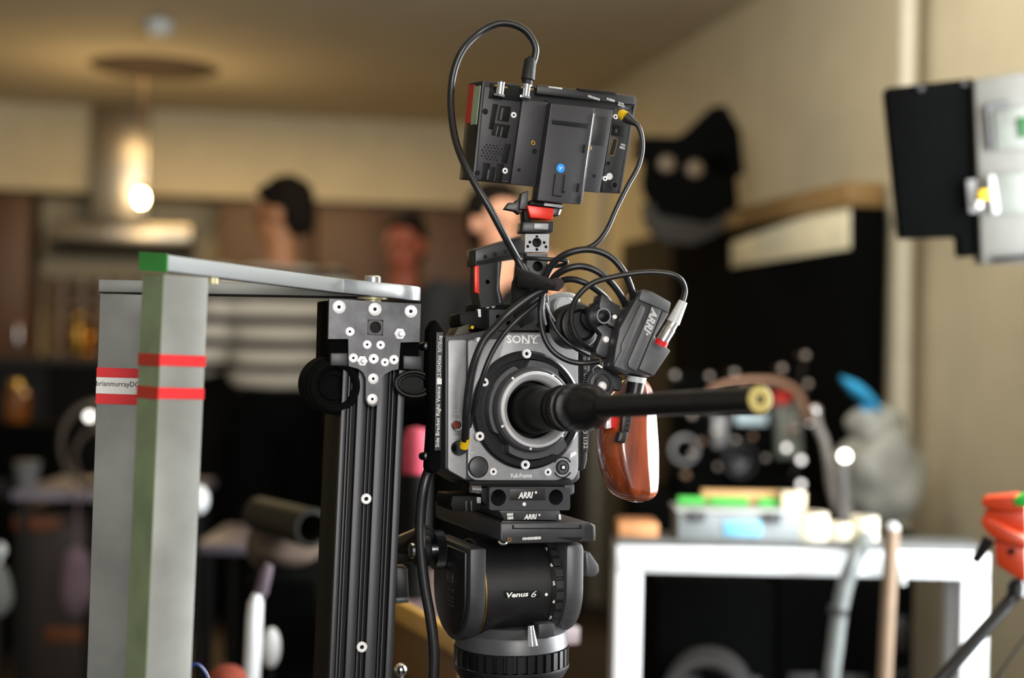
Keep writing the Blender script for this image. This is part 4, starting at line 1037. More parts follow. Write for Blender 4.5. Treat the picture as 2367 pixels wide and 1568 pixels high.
u, w = T.hit(1176, 1248, .010); mb = MB(); mb.lathe(T, [(.0022, .009), (.0022, .012), (.0012, .012), (.0012, .009)], 14, u, w); part('drop_ring', mb, M_BRASS, t)
mb = MB(); mb.tube(catmull([T.p(*T.hit(x, y, .012), .012) for x, y in ((1152, 1252), (1160, 1258), (1168, 1258), (1172, 1254))], 4), .0012, 8); part('safety_catch', mb, M_STEEL, t)
marks(T, (1229, 1245), 46, 7, .0106, t, m=M_WHITE_INK)
# drum axis is horizontal: side frame, N pointing to the viewer's left
HB = -.060                                   # n of the drum axis
wt = T.hit(1210, 1258, -.01)[1]
wb_ = T.hit(1210, 1470, -.02)[1]
def ux(px, py, n): return T.hit(px, py, n)[0]
ra = .0505
wa = T.hit(1210, 1372, HB + ra)[1]           # axis height
A_ = Frame(T.p(0, wa, HB), axes=(T.N, T.W, -T.U))     # plan of a cheek: (towards viewer, up), N to the left
def uprofile(r, top, seg=24):
    pts = [(-r, top), (-r, 0)]
    pts += [(-r * math.cos(math.pi * k / seg), -r * math.sin(math.pi * k / seg)) for k in range(1, seg)]
    return pts + [(r, 0), (r, top)]
uL0, uL1 = ux(1085, 1372, HB + ra), ux(1122, 1372, HB + ra)
uD1 = ux(1276, 1372, HB + ra); uG1 = ux(1304, 1372, HB + ra); uR1 = ux(1352, 1372, HB + ra)
tp = wt - wa - .002
mb = MB(); mb.prism(A_, uprofile(.0525, tp), -uL1, -uL0, .002); ck = part('left_cheek', mb, M_GUN2, t)
mb = MB(); mb.prism(A_, uprofile(.0525, tp), -uR1, -uG1 - .001, .007); part('right_cheek', mb, M_GUN, t)
mb = MB(); mb.lathe(A_, [(.0485, -uL1 - .0015), (.0505, -uL1 - .003), (.0505, -uL1 - .006), (.0495, -uL1 - .0065), (.0495, -uD1)], 64); part('drum', mb, M_BLACK, t)
mb = MB(); mb.lathe(A_, [(.049, -uL1 - .0005), (.0512, -uL1 - .0005), (.0512, -uL1 - .002), (.049, -uL1 - .002)], 48, 0, 0, -85, 45); part('drum_rim', mb, M_BRASS, t)
mb = MB(); mb.lathe(A_, [(0, -uD1 + .001), (.0488, -uD1 + .001), (.0488, -uD1), (.0505, -uD1), (.0505, -uD1 - .0045), (.0488, -uD1 - .0045)], 64); part('number_ring', mb, M_BLACK2, t)
kn = []
for k in range(28):
    for dr, da in ((.0478, 0), (.0478, .22), (.0505, .26), (.0505, .92)):
        a = 2 * math.pi * (k + da) / 28; kn.append((dr * math.cos(a), dr * math.sin(a)))
mb = MB(); mb.prism(A_, kn, -uG1, -uD1 - .0048); part('grip_ring', mb, M_RUBBER, t, smooth=15)
for k in range(28):
    for j in range(3):
        a = 2 * math.pi * (k + .36 + .2 * j) / 28
        if -.9 < math.sin(a) < .95 and math.cos(a) > 0:
            mb = MB(); c, s_ = math.cos(a), math.sin(a)
            mb.hexa([A_.p(.0503 * math.cos(a + d_), .0503 * math.sin(a + d_), n_) for d_, n_ in ((-.008, -uG1 + .0004), (.008, -uG1 + .0004), (.008, -uD1 - .0052), (-.008, -uD1 - .0052))] + [A_.p(.0510 * math.cos(a + d_), .0510 * math.sin(a + d_), n_) for d_, n_ in ((-.006, -uG1 + .0004), (.006, -uG1 + .0004), (.006, -uD1 - .0052), (-.006, -uD1 - .0052))])
            part('grip_rib', mb, M_GUN2, t, smooth=0)
# lower hull under the drum, left flank and engraved mark
mb = MB(); mb.prism(A_, uprofile(.0475, -.01), -uG1, -uL1); part('hull', mb, M_BLACK, t)
mb = MB(); mb.prism(A_, uprofile(.047, tp - .004), -uL0 + .0001, -uL0 + .004, .002); part('flank_plate', mb, M_BLACK, t)
SF = Frame(T.p(uL0 - .0042, wa, HB), axes=(T.N, T.W, -T.U))
mb = MB()
for x0, x1, y0, y1 in ((-.012, .004, .012, .0132), (-.012, .004, .020, .0212), (-.012, -.0108, .012, .0212), (.0028, .004, .012, .0212), (-.009, .001, .016, .0172), (-.013, .006, .004, .0052), (-.012, .005, -.004, -.0028), (-.012, .005, -.008, -.0068), (-.012, .005, -.012, -.0108)):
    mb.box(SF, x0 + .01, x1 + .01, y0 - .004, y1 - .004, 0, .0004)
part('engraved_mark', mb, M_GUN, t)
# name badge and dial numbers stand on the drum's front
DF = Frame(T.p(0, wa, HB + .0495), axes=(T.U, T.W, T.N))
mb = MB(); mb.pprism(DF, [(1164, 1366), (1250, 1366), (1250, 1382), (1166, 1382)], -.001, .0003, .0001, .001); part('name_badge', mb, M_DEEP, t)
text(DF, 'Venus', (1196, 1375), 55, 12, .0004, M_WHITE_INK, t, shear=.15, bold=.03)
text(DF, '6', (1234, 1374), 13, 14, .0004, M_WHITE_INK, t, shear=.3, bold=-.005)
mb = MB(); mb.pcyl(DF, 1263, 1375, 3.6, -.001, .0005, 12); part('index_dot', mb, M_WHITE_INK, t)
for k, s_ in enumerate('765432'):
    a = rad(52 - 21.5 * k)
    R_ = Frame(A_.p(.0507 * math.cos(a), .0507 * math.sin(a), -uD1 - .0022), axes=(T.U, (T.W * math.cos(a) - T.N * math.sin(a)), (T.N * math.cos(a) + T.W * math.sin(a))))
    text(R_, s_, proj(R_.O), 6.5, 9, 0, M_WHITE_INK, t, bold=.01)
# pan lock lever, right side
u, w = T.hit(1356, 1302, HB)
LK = Frame(T.p(uR1, T.hit(1366, 1306, HB + .02)[1], HB + .02), axes=(T.U, T.W, T.N))
mb = MB(); mb.rod(LK.p(-.004, 0, 0), LK.p(.006, 0, 0), .007, .007, 20); part('lock_hub', mb, M_BLACK, t)
mb = MB(); mb.pprism(LK, [(1354, 1278), (1364, 1277), (1385, 1308), (1386, 1322), (1380, 1332), (1362, 1336), (1356, 1330)], -.008, .008, .003); part('lock_lever', mb, M_GUN, t)
# base under the drum: spigot, bubble block, collar, knurled bowl ring
bx, by = 1182, 1500
cN = HB
cu0, cw0 = T.hit(bx, 1478, cN)
VF_ = Frame(T.p(cu0, 0, cN), axes=(T.U, -T.N, T.W))
def wy(py, n=cN + .058): return T.hit(bx, py, n)[1]
rB = 131 * T.p(cu0, cw0, cN).y / FPX
mb = MB(); mb.lathe(VF_, [(0, wy(1466)), (rB * .8, wy(1466)), (rB * .93, wy(1482)), (rB * .96, wy(1484)), (rB * .98, wy(1490)), (rB, wy(1519)), (rB * .97, wy(1522))], 72); part('collar', mb, M_GUN, t)
kn = []
for k in range(36):
    for dr, da in ((.955, 0), (.955, .3), (1.015, .36), (1.015, .94)):
        a = 2 * math.pi * (k + da) / 36; kn.append((rB * dr * math.cos(a), rB * dr * math.sin(a)))
mb = MB(); mb.prism(VF_, kn, wy(1562), wy(1522)); part('knurled_ring', mb, M_BLACK2, t, smooth=15)
mb = MB(); mb.lathe(VF_, [(rB * 1.02, wy(1563)), (rB * 1.02, wy(1572)), (rB * .9, wy(1600)), (rB * .75, wy(1660)), (0, wy(1680))], 60); part('bowl', mb, M_BLACK, t)
mb = MB(); mb.rod(T.p(*T.hit(1226, 1446, -.005), -.005), T.p(*T.hit(1229, 1492, -.005), -.005), .0035, .0065, 18); part('locking_pin', mb, M_CHROME, t)
mb = MB(); mb.pprism(T, [(1246, 1444), (1282, 1442), (1282, 1472), (1246, 1476)], -.02, -.003, .0008); part('bubble_block', mb, M_GUN2, t)
# left: handle rosette with knob
LR_ = Frame(T.p(ux(1012, 1270, -.08), T.hit(1012, 1270, -.08)[1], -.08), axes=(T.N, T.W, -T.U))
ros = []
for k in range(40):
    for dr, da in ((.0185, 0), (.0205, .5)):
        a = 2 * math.pi * (k + da) / 40; ros.append((dr * math.cos(a), dr * math.sin(a)))
mb = MB(); mb.prism(LR_, ros, -.004, .006); part('rosette', mb, M_BLACK2, t, smooth=15)
mb = MB(); mb.rod(LR_.p(0, 0, .0), LR_.p(0, 0, .03), .008, .008, 18); part('rosette_bolt', mb, M_STEEL, t)
mb = MB(); mb.lathe(LR_, [(0, .012), (.017, .012), (.018, .014), (.018, .022), (.016, .024), (0, .024)], 28); part('clamp_disc', mb, M_BLACK, t)
# pan bar going back
hb = thing('pan_bar', 'black pan bar clamped to the tripod head, behind the column', 'pan bar', P(935, 1400, 1.52))
mb = MB(); mb.rod(P(1002, 1275, 1.50), P(915, 1282, 1.54), .011, .011, 18); part('clamp_arm', mb, M_GUN2, hb)
mb = MB(); mb.pprism(Frame(P(930, 1340, 1.53), 15), [(915, 1312), (942, 1312), (946, 1394), (915, 1396)], -.03, 0, .002); part('clamp_body', mb, M_BLACK, hb)
mb = MB(); mb.pprism(Frame(P(930, 1340, 1.53), 15), [(915, 1383), (946, 1382), (946, 1394), (915, 1396)], -.03, .003, .001); part('clamp_lip', mb, M_GUN, hb)
mb = MB(); mb.pcyl(Frame(P(990, 1240, 1.47), 15), 990, 1238, 18, -.02, .0, 24, .002); part('knob', mb, M_DEEP, hb)
mb = MB(); mb.rod(P(930, 1262, 1.53), P(985, 1240, 1.48), .012, .012, 16); part('bar', mb, M_BLACK, hb)
# tripod legs, below the frame
t = thing('tripod', 'black tripod legs carrying the fluid head, mostly below the frame', 'tripod', Vector((VF_.O.x, VF_.O.y, 0)))
zt = T.p(cu0, wy(1680), cN).z
for k in range(3):
    a = rad(90 + 120 * k + 22); top = Vector((VF_.O.x + .05 * math.cos(a), VF_.O.y + .05 * math.sin(a), zt - .01)); ft = Vector((VF_.O.x + .42 * math.cos(a), VF_.O.y + .42 * math.sin(a), .012))
    mb = MB(); mb.rod(top, top.lerp(ft, .52), .022, .02, 14); l_ = part('leg', mb, M_BLACK, t)
    mb = MB(); mb.rod(top.lerp(ft, .5), ft, .015, .015, 14); mb.ell(ft, .02, .02, .012); part('leg_extension', mb, M_BLACK2, l_)
mb = MB(); mb.lathe(Frame((VF_.O.x, VF_.O.y, 0), axes=(Vector((1, 0, 0)), Vector((0, 1, 0)), Vector((0, 0, 1)))), [(0, zt - .07), (.05, zt - .07), (.075, zt - .02), (.06, zt), (0, zt)], 36); part('crown', mb, M_BLACK, t)
# ================================================================== SLIDER COLUMN AND ALUMINIUM ARMS
KF = Frame(P(850, 900, 1.41), 17, 0, 1.4)
M_EXT = mat('black_extrusion', (42, 42, 45), .38, .55, .06, 200, .02)
t = thing('slider_column', 'tall black slotted aluminium column with a screwed head plate', 'column', Vector((P(800, 900, 1.44).x, 1.44, 0)))
uA, uB = KF.hit(775, 1250)[0], KF.hit(921, 1250)[0]
wT = KF.hit(850, 712)[1]; wBot = -KF.O.z / KF.W.z + .01
Wd = uB - uA
def strip(f0, f1, n0, n1, nm, m, w1=wT):
    mb = MB(); mb.box(KF, uA + Wd * f0, uA + Wd * f1, wBot, w1, n0, n1, .0006); part(nm, mb, m, t)
strip(.0, 1, -.095, -.008, 'core', M_DEEP)
for f0, f1 in ((0, .085), (.245, .395), (.555, .725), (.885, 1)): strip(f0, f1, -.01, 0, 'slot_lip', M_EXT)
for f0, f1 in ((.105, .135), (.155, .18), (.425, .45), (.49, .51), (.755, .775), (.81, .835)): strip(f0, f1, -.01, -.0035, 'slot_rib', M_GUN2)
for x, y in ((847, 1154), (837, 1497)): screw(KF, x, y, 12.5, .0, t)
# carriage behind the head plate
mb = MB(); mb.pprism(KF, [(762, 694), (972, 705), (968, 858), (758, 850)], -.075, .002, .002); part('carriage', mb, M_MATTE, t)
mb = MB(); mb.pprism(KF, [(764, 816), (808, 816), (808, 847), (764, 846)], .0, .0045, .0015); part('rail_block', mb, M_GUN2, t)
mb = MB(); mb.pprism(KF, [(932, 822), (976, 824), (976, 856), (932, 854)], .0, .0045, .0015); part('rail_block', mb, M_GUN2, t)
M_PLATE = mat('worn_black_plate', (72, 72, 76), .32, .35, .25, 60, .06, rgb2=(40, 40, 44))
hp_ = [(761, 691), (973, 703), (970, 791), (926, 792), (921, 854), (905, 857), (889, 866), (879, 880), (878, 925), (873, 936), (862, 941), (851, 936), (846, 925), (846, 876), (840, 862), (828, 853), (806, 847), (805, 784), (759, 784)]
q = KF.hits(hp_, .010)
ins = KF.hits([(850, 739), (886, 740), (885, 776), (849, 774)], .010)
mb = MB(); mb.holed(KF, q, [ins], .004, .010); pl_ = part('head_plate', mb, M_PLATE, t)
q2 = KF.hits([(851, 740), (885, 741), (884, 775), (850, 773)], .009)
mb = MB(); mb.holed(KF, roundpoly(q2, .002, 3), [circle(*KF.hit(868, 757, .009), 13 * px1, 20)], .003, .0085); part('square_nut', mb, M_GUN2, t)
mb = MB(); mb.pcyl(KF, 868, 757, 14, .002, .0045, 20); part('bore', mb, M_DEEP, t)
for x, y, r in ((784, 710, 15.5), (867, 715, 15.5), (950, 720, 15), (809, 767, 11), (849, 797, 10.5), (880, 798, 10.5), (817, 828, 11), (864, 830, 12), (890, 838, 10), (911, 832, 11.5), (863, 876, 12.5), (861, 923, 12.5)):
    screw(KF, x, y, r, .010, t, h=.0014, sock=.3)
bolt(KF, 927, 772, 11, .010, t); bolt(KF, 840, 835, 10, .010, t)
# rubber bellows rolls either side
M_FOAM = mat('soft_black_foam', (9, 10, 10), 1, 0, .2, 90, spec=.1)
t = thing('rubber_roll', 'large ribbed black rubber bumper left of the column head', 'bumper', KF.p(*KF.hit(775, 945, .0), 0))
u, w = KF.hit(776, 893, .004)
mb = MB(); mb.lathe(KF, [(0, -.05), (.029, -.05), (.029, -.012), (.027, -.010), (.027, -.004), (.0245, -.002), (.0245, .003), (.021, .004), (.018, .0), (.0175, -.012), (0, -.012)], 44, u, w); part('roll', mb, M_FOAM, t)
mb = MB(); mb.torus(KF, .0125, .0022, u, w, -.010, 32, 8); part('inner_ring', mb, M_FOAM, t)
t = thing('rubber_roll', 'oval black rubber bumper loop right of the column head', 'bumper', KF.p(*KF.hit(957, 920, 0), 0))
u, w = KF.hit(957, 888, .006)
mb = MB(); mb.torus(KF, .0185, .0025, u, w, .006, 44, 10, 1.0, .66); part('outer_loop', mb, M_RUBBER, t)
mb = MB(); mb.torus(KF, .0145, .002, u, w, .005, 40, 8, 1.0, .62); part('inner_loop', mb, M_RUBBER, t)
mb = MB(); mb.prism(KF, circle(u, w, .0185, 36, .012), -.05, .002); part('roll', mb, M_DEEP, t)
# ---- aluminium arm on the column
M_ALU = mat('brushed_aluminium', (176, 182, 186), .38, .55, .06, 8, .02, stretch=(1, 1, 20))
M_ALU2 = mat('dull_aluminium_tube', (148, 150, 146), .5, .35, .1, 11, .02, rgb2=(118, 119, 115))
pa, pb2 = P(389, 607, 1.21), P(880, 671, 1.43)
th = 20.5 * 1.21 / FPX
def zarm(x): return pa.z + (pb2.z - pa.z) * (x - pa.x) / (pb2.x - pa.x)
def pxy(px, Z): q_ = P(px, 640, Z); return (q_.x, q_.y)
fr = [(pa.x, pa.y), pxy(780, 1.385), pxy(796, 1.388), pxy(812, 1.385), pxy(830, 1.384)]
cx_, cy_ = pxy(918, 1.408)
fr += [(cx_ + .0235 * math.cos(a_), cy_ + .0235 * math.sin(a_)) for a_ in [rad(-90 + 15 * k) for k in range(13)]]
ab = Vector((pxy(780, 1.385)[0] - pa.x, pxy(780, 1.385)[1] - pa.y)); ab = Vector((-ab.y, ab.x)).normalized() * .036
fr += [pxy(800, 1.442), (pxy(780, 1.385)[0] + ab.x, pxy(780, 1.385)[1] + ab.y), (pa.x + ab.x, pa.y + ab.y)]
t = thing('aluminium_bar', 'bright flat aluminium bar bolted on top of the column', 'bar', pb2)
bm = bmesh.new()
lo_ = [bm.verts.new((x, y, zarm(x) - th)) for x, y in fr]; hi_ = [bm.verts.new((x, y, zarm(x) + th * .85)) for x, y in fr]
bm.faces.new(lo_[::-1]); bm.faces.new(hi_)
for i in range(len(fr)): bm.faces.new((lo_[i], lo_[(i + 1) % len(fr)], hi_[(i + 1) % len(fr)], hi_[i]))
bmesh.ops.recalc_face_normals(bm, faces=bm.faces)
mb = MB(); mb._bev(bm, .0012, 2, 50); mb.addbm(bm); part('bar', mb, M_ALU, t, smooth=30)
vx, vy = pxy(862, 1.41)
VA = Frame((vx, vy, zarm(vx)), axes=(Vector((1, 0, 0)), Vector((0, 1, 0)), Vector((0, 0, 1))))
mb = MB(); mb.lathe(VA, [(0, th * .8), (.0085, th * .8), (.0085, th + .004), (.007, th + .0055), (0, th + .0055)], 24); part('bolt_head', mb, M_STEEL, t)
mb = MB(); mb.lathe(VA, [(0, -th), (.009, -th), (.009, -.026), (0, -.026)], 20); mb.lathe(VA, [(.0, -th - .001), (.0155, -th - .001), (.0155, -th - .003), (0, -th - .003)], 24); part('spindle', mb, mat('pale_brass', (186, 178, 140), .45, .5), t)
g0, g1 = Vector((pa.x, pa.y)), Vector((pa.x + ab.x, pa.y + ab.y)); gd = Vector((-ab.y, ab.x)).normalized() * .0006
mb = MB(); mb.hexa([Vector((p.x + o_ * gd.x, p.y + o_ * gd.y, zarm(p.x) + z_)) for o_ in (.1, 2.2) for p, z_ in ((g0, -th - .001), (g1, -th - .001), (g1, th * .85 + .001), (g0, th * .85 + .001))]); part('green_tape', mb, mat('green_tape', (44, 122, 52), .55, 0, .15, 30), t, 'green tape on the bar end')
bx_, by_ = pxy(492, 1.262); mb = MB(); mb.cyl(Frame((bx_, by_, zarm(bx_)), axes=(VA.U, VA.W, VA.N)), 0, 0, .005, -th - .006, -th, 12); part('bolt', mb, MATS['pale_brass'], t)
# ---- front post (square tube, green tape on its left face, red bands)
c0 = P(380, 634, 1.205)
F1 = Frame(c0, 39, 0, 1.45)
t = thing('aluminium_post', 'nearest square aluminium post with green tape and two red bands', 'post', Vector((F1.p(.02, -c0.z / F1.W.z + .002, -.02).x, F1.p(.02, -c0.z / F1.W.z, -.02).y, .002)))
wb1 = -F1.O.z / F1.W.z + .004
pw, pd = .0412, .042
mb = MB(); mb.box(F1, 0, pw, wb1, 0, -pd, 0, .0008); part('tube', mb, M_ALU2, t)
mb = MB(); mb.box(F1, -.0005, .0, wb1 + .05, -.0002, -pd + .0004, -.0002); part('green_tape', mb, mat('sage_tape', (122, 138, 106), .65, 0, .16, 26), t, 'faded green tape strip')
M_REDD = mat('dark_red_tape', (176, 40, 24), .55, 0, .1, 40)
for ya, yb in ((821, 847), (897, 923)):
    w1 = F1.hit(420, ya, 0)[1]; w0 = F1.hit(420, yb, 0)[1]
    mb = MB(); mb.box(F1, -.0009, pw + .0006, w0, w1, .0, .0005); b_ = part('red_band', mb, M_RED, t)
    mb = MB(); mb.box(F1, -.0011, -.0006, w0 - .0008, w1 + .0002, -pd - .0004, .0); part('band_side', mb, M_REDD, b_)
# ---- rear post and its bar
c1 = P(231, 678, 1.39)
F2 = Frame(c1, 4, 0, .75)
wb2 = -F2.O.z / F2.W.z + .004
t = thing('aluminium_post', 'further grey aluminium post with a white label between red bands', 'post', Vector((F2.p(.03, wb2, -.03).x, F2.p(.03, wb2, -.03).y, .002)))
mb = MB(); mb.box(F2, 0, .056, wb2, 0, -.05, 0, .0008); part('tube', mb, M_ALU2, t)
for ya, yb, m_, nm in ((851, 873, M_RED, 'red_band'), (873.5, 911, M_WHITE_INK, 'name_label'), (911.5, 935, M_RED, 'red_band')):
    w1 = F2.hit(270, ya, 0)[1]; w0 = F2.hit(270, yb, 0)[1]
    mb = MB(); mb.box(F2, -.0005, .0565, w0, w1, -.05, .0005); part(nm, mb, m_, t)
text(F2, 'brianmurrayDC', (272, 889.5), 98, 16, .0006, M_DARK_INK, t, bold=.006)
t = thing('aluminium_rail', 'flat grey aluminium rail behind the bright arm', 'rail', P(560, 690, 1.43))
ra0, ra1 = P(228, 661, 1.385), P(885, 674, 1.455)
ax = (ra1 - ra0).normalized(); n_ = ax.cross(Vector((0, 0, 1))).normalized()
RF = Frame(ra0, axes=(ax, n_.cross(ax) * (-1 if n_.cross(ax).z < 0 else 1), n_))
mb = MB(); mb.box(RF, 0, (ra1 - ra0).length, -.0058, .0062, -.045, .0, .0006); part('bar', mb, M_ALU2, t)
mb = MB(); mb.box(RF, .004, (ra1 - ra0).length - .01, -.0072, -.006, -.043, -.002); part('shadow_gap', mb, M_DEEP, t)

# ================================================================== RIGHT: LIGHT PANEL, POLE, TABLE, CLUTTER
t = thing('white_pole', 'white floor-to-ceiling pole behind the light panel', 'pole', (P(2092, 600, 3.7).x, 3.7, .002))
zx = P(2092, 500, 3.7)
for k, (z0, z1, r_) in enumerate(((.03, 1.2, .0265), (1.2, 2.40, .0245))):
    mb = MB(); mb.rod(Vector((zx.x, 3.7, z0)), Vector((zx.x, 3.7, z1)), r_, r_, 24); part('tube', mb, M_TRIM, t)
mb = MB(); mb.rod(Vector((zx.x, 3.7, .002)), Vector((zx.x, 3.7, .03)), .05, .04, 24); part('foot', mb, M_RUBBER, t)
mb = MB(); mb.rod(Vector((zx.x, 3.7, 2.40)), Vector((zx.x, 3.7, ZC - .002)), .04, .05, 24); part('head', mb, M_RUBBER, t)
E_ = Frame(P(2200, 400, 2.5), -8, 0, -4.5)
t = thing('light_panel', 'film light panel seen from behind, half black and half grey', 'light panel', P(2230, 605, 2.5))
mb = MB(); mb.pprism(E_, [(2046, 203), (2250, 180), (2256, 420), (2262, 590), (2218, 592), (2215, 546), (2082, 550)], -.05, 0, .004); part('black_housing', mb, M_MATTE, t)
mb = MB(); mb.pprism(E_, [(2250, 182), (2480, 150), (2500, 600), (2268, 608)], -.06, .012, .006); g_ = part('grey_back', mb, mat('panel_grey', (112, 112, 108), .5, .1, .05), t)
def eb(px, n0, n1, m, nm, b=.002): 
    mb = MB(); mb.pprism(E_, px, n0, n1, b); return part(nm, mb, m, g_)
M_PG = mat('panel_mid_grey', (104, 108, 102), .5)
eb([(2278, 242), (2340, 232), (2342, 240), (2286, 250), (2296, 345), (2288, 348)], .01, .022, M_GUN, 'handle_rim')
eb([(2296, 258), (2370, 246), (2376, 340), (2302, 348)], .01, .017, M_PG, 'control_unit')
eb([(2352, 272), (2380, 268), (2382, 316), (2356, 318)], .016, .02, mat('screen_green', (20, 84, 40), .4), 'screen')
eb([(2300, 404), (2372, 398), (2376, 490), (2304, 496)], .01, .018, M_PG, 'battery')
eb([(2284, 408), (2298, 404), (2308, 470), (2310, 492), (2294, 494)], .012, .03, M_LTGREY, 'white_latch')
eb([(2262, 440), (2292, 438), (2292, 460), (2264, 462)], .012, .03, M_YEL, 'yellow_knob')
mb = MB(); mb.pprism(E_, [(2234, 416), (2256, 414), (2262, 490), (2240, 492)], -.002, .012, .002); part('side_bracket', mb, M_FACE, t)
eb([(2256, 466), (2270, 465), (2272, 480), (2258, 482)], .012, .03, M_SCREW, 'bracket_screw')
mb = MB(); mb.pprism(E_, [(2294, 596), (2420, 586), (2420, 596), (2296, 606)], .012, .02, .001); part('bottom_rail', mb, M_DEEP, t)
for x, y in ((2130, 204), (2230, 192)):
    mb = MB(); mb.pcyl(E_, x, y, 7, .0, .004, 14); part('rivet', mb, M_GUN2, t)
pp = Vector((zx.x, 3.7, P(2150, 380, 2.6).z))
mb = MB(); mb.rod(P(2120, 380, 2.55), pp - Vector((0, .03, 0)), .012, .012, 14); st = part('mount_arm', mb, M_BLACK2, t)
mb = MB(); mb.rod(pp - Vector((0, 0, .03)), pp + Vector((0, 0, .03)), .028, .028, 20); part('pole_clamp', mb, M_BLACK2, st)

# white square-tube table
TF = Frame(P(1855, 1300, 2.62), 0, 0, 0)
M_WHT = mat('white_powder_coat', (232, 236, 240), .35, 0, .03, 20)
t = thing('white_table', 'white square-tube table frame at the lower right', 'table', (TF.O.x, 2.9, .002))
u0 = TF.hit(1424, 1300)[0]; u1 = TF.hit(2288, 1300)[0]; wt0 = TF.hit(1855, 1270)[1]; tb = TF.m(1855, 1300) * 62
zf = -TF.O.z + .003
DT = .07
for (a, b) in ((u0, 0), (u1 - tb, 0), (u0, -DT), (u1 - tb, -DT)):
    mb = MB(); mb.box(TF, a, a + tb, zf, wt0 - tb - .0005, b - tb, b, .003); part('leg', mb, M_WHT, t)
for n_ in (0, -DT):
    mb = MB(); mb.box(TF, u0, u1, wt0 - tb, wt0, n_ - tb, n_, .003); part('rail', mb, M_WHT, t)
for a in (u0, u1 - tb):
    mb = MB(); mb.box(TF, a + .001, a + tb - .001, wt0 - tb, wt0 - .0004, -DT, -tb, .002); part('rail', mb, M_WHT, t)
mb = MB(); mb.box(TF, u0 + .002, u1 - .002, wt0 + .0004, wt0 + .012, -DT - tb, -.004, .002); part('top_board', mb, mat('grey_board', (96, 98, 98), .6), t)
ztop = wt0 + .0122
def ontop(x0, x1, hpx, n, d, m, name, label, cat, bev=.003, group=None, lid=None):
    a, b = TF.hit(x0, 1250, n)[0], TF.hit(x1, 1250, n)[0]
    h_ = hpx * TF.m(1800, 1250, n)
    t = thing(name, label, cat, TF.p((a + b) / 2, ztop, n - d / 2), group)
    mb = MB(); mb.box(TF, a, b, ztop, ztop + h_, n - d, n, bev); part('body', mb, m, t)
    return t, a, b, ztop + h_
t, a, b, h_ = ontop(1566, 1846, 62, -.012, .1, mat('grey_plastic_case', (140, 148, 150), .5), 'plastic_case', 'grey plastic case with light blue label on the white table', 'case')
mb = MB(); mb.box(TF, a + .085, a + .085 + .07, ztop + .008, ztop + .036, -.012, -.010, .0005); part('label', mb, mat('light_blue_label', (120, 196, 236), .5), t)
mb = MB(); mb.box(TF, a - .004, b + .004, h_ + .0003, h_ + .006, -.116, -.009, .002); part('lid', mb, M_LTGREY, t)
for k in range(2):
    mb = MB(); mb.box(TF, a + .02 + k * .14, a + .05 + k * .14, h_ - .015, h_ + .004, -.009, -.004, .001); part('latch', mb, M_GUN, t)
hh_ = h_ + .0065
for x0, x1, lab in ((1566, 1630, 'bright green strap roll on the left of the grey case'), (1640, 1728, 'bright green strap roll in the middle of the grey case'), (1752, 1800, 'bright green strap roll on the right of the grey case')):
    ga, gb = TF.hit(x0, 1200, -.07)[0], TF.hit(x1, 1200, -.07)[0]
    tt = thing('strap_roll', lab, 'strap', TF.p((ga + gb) / 2, hh_, -.07), 'green straps')
    r_ = .0085
    mb = MB(); mb.lathe(Frame(TF.p(0, hh_ + r_, -.07), axes=(TF.N, TF.W, -TF.U)), [(r_ * .4, -ga), (r_, -ga), (r_, -gb), (r_ * .4, -gb), (r_ * .4, -ga)], 20); part('webbing', mb, mat('green_webbing', (70, 175, 70), .6), tt)
    mb = MB(); mb.lathe(Frame(TF.p(0, hh_ + r_, -.07), axes=(TF.N, TF.W, -TF.U)), [(0, -ga - .002), (r_ * .38, -ga - .002), (r_ * .38, -gb + .002), (0, -gb + .002)], 12); part('core', mb, M_DEEP, tt)
t = thing('wooden_wedge_block', 'pale wooden block lying behind the green straps', 'wood block', TF.p(TF.hit(1730, 1170, -.15)[0], hh_, -.15))
wa_, wb3 = TF.hit(1614, 1170, -.135)[0], TF.hit(1842, 1170, -.135)[0]
mb = MB(); mb.box(TF, wa_, wb3 - .012, hh_, hh_ + .028, -.112, -.088, .002); part('block', mb, mat('pale_pine', (206, 164, 110), .55, 0, .15, 6, stretch=(1, 4, 4)), t)
mb = MB(); mb.box(TF, wb3 - .045, wb3, hh_ - .0, hh_ + .031, -.087, -.05, .002); part('end_piece', mb, mat('white_pine_end', (238, 222, 190), .5), t)
t, a, b, h_ = ontop(1428, 1522, 34, -.02, .08, mat('tan_card', (196, 140, 92), .7), 'cardboard_box', 'small tan cardboard box at the left end of the table', 'box')
mb = MB(); mb.box(TF, a + .004, b - .004, h_ + .0002, h_ + .002, -.096, -.024, .0005); part('flap', mb, mat('tan_card_dark', (168, 112, 72), .7), t)
def roll(x, y, r_, h, label, m):
    u, _ = TF.hit(x, y, -.04)
    t = thing('tape_roll', label, 'tape roll', TF.p(u, ztop, -.05), 'pale rolls on the table')
    VV = Frame(TF.p(u, ztop, -.05), axes=(TF.U, -TF.N, TF.W))
    mb = MB(); mb.lathe(VV, [(r_ * .55, 0), (r_, 0), (r_, h), (r_ * .55, h), (r_ * .55, 0)], 28); part('tape', mb, m, t)
    mb = MB(); mb.lathe(VV, [(r_ * .48, 0.0005), (r_ * .545, .0005), (r_ * .545, h - .0005), (r_ * .48, h - .0005), (r_ * .48, .0005)], 24); part('core', mb, M_OAK, t)
M_CREAM = mat('cream_tape', (250, 240, 218), .4)
roll(1874, 1240, .034, .05, 'cream tape roll next to the grey case', M_CREAM)
roll(1944, 1250, .022, .032, 'smaller cream tape roll in the middle of the row', M_CREAM)
roll(2000, 1240, .026, .045, 'cream tape roll at the right, by the grey tube', M_CREAM)
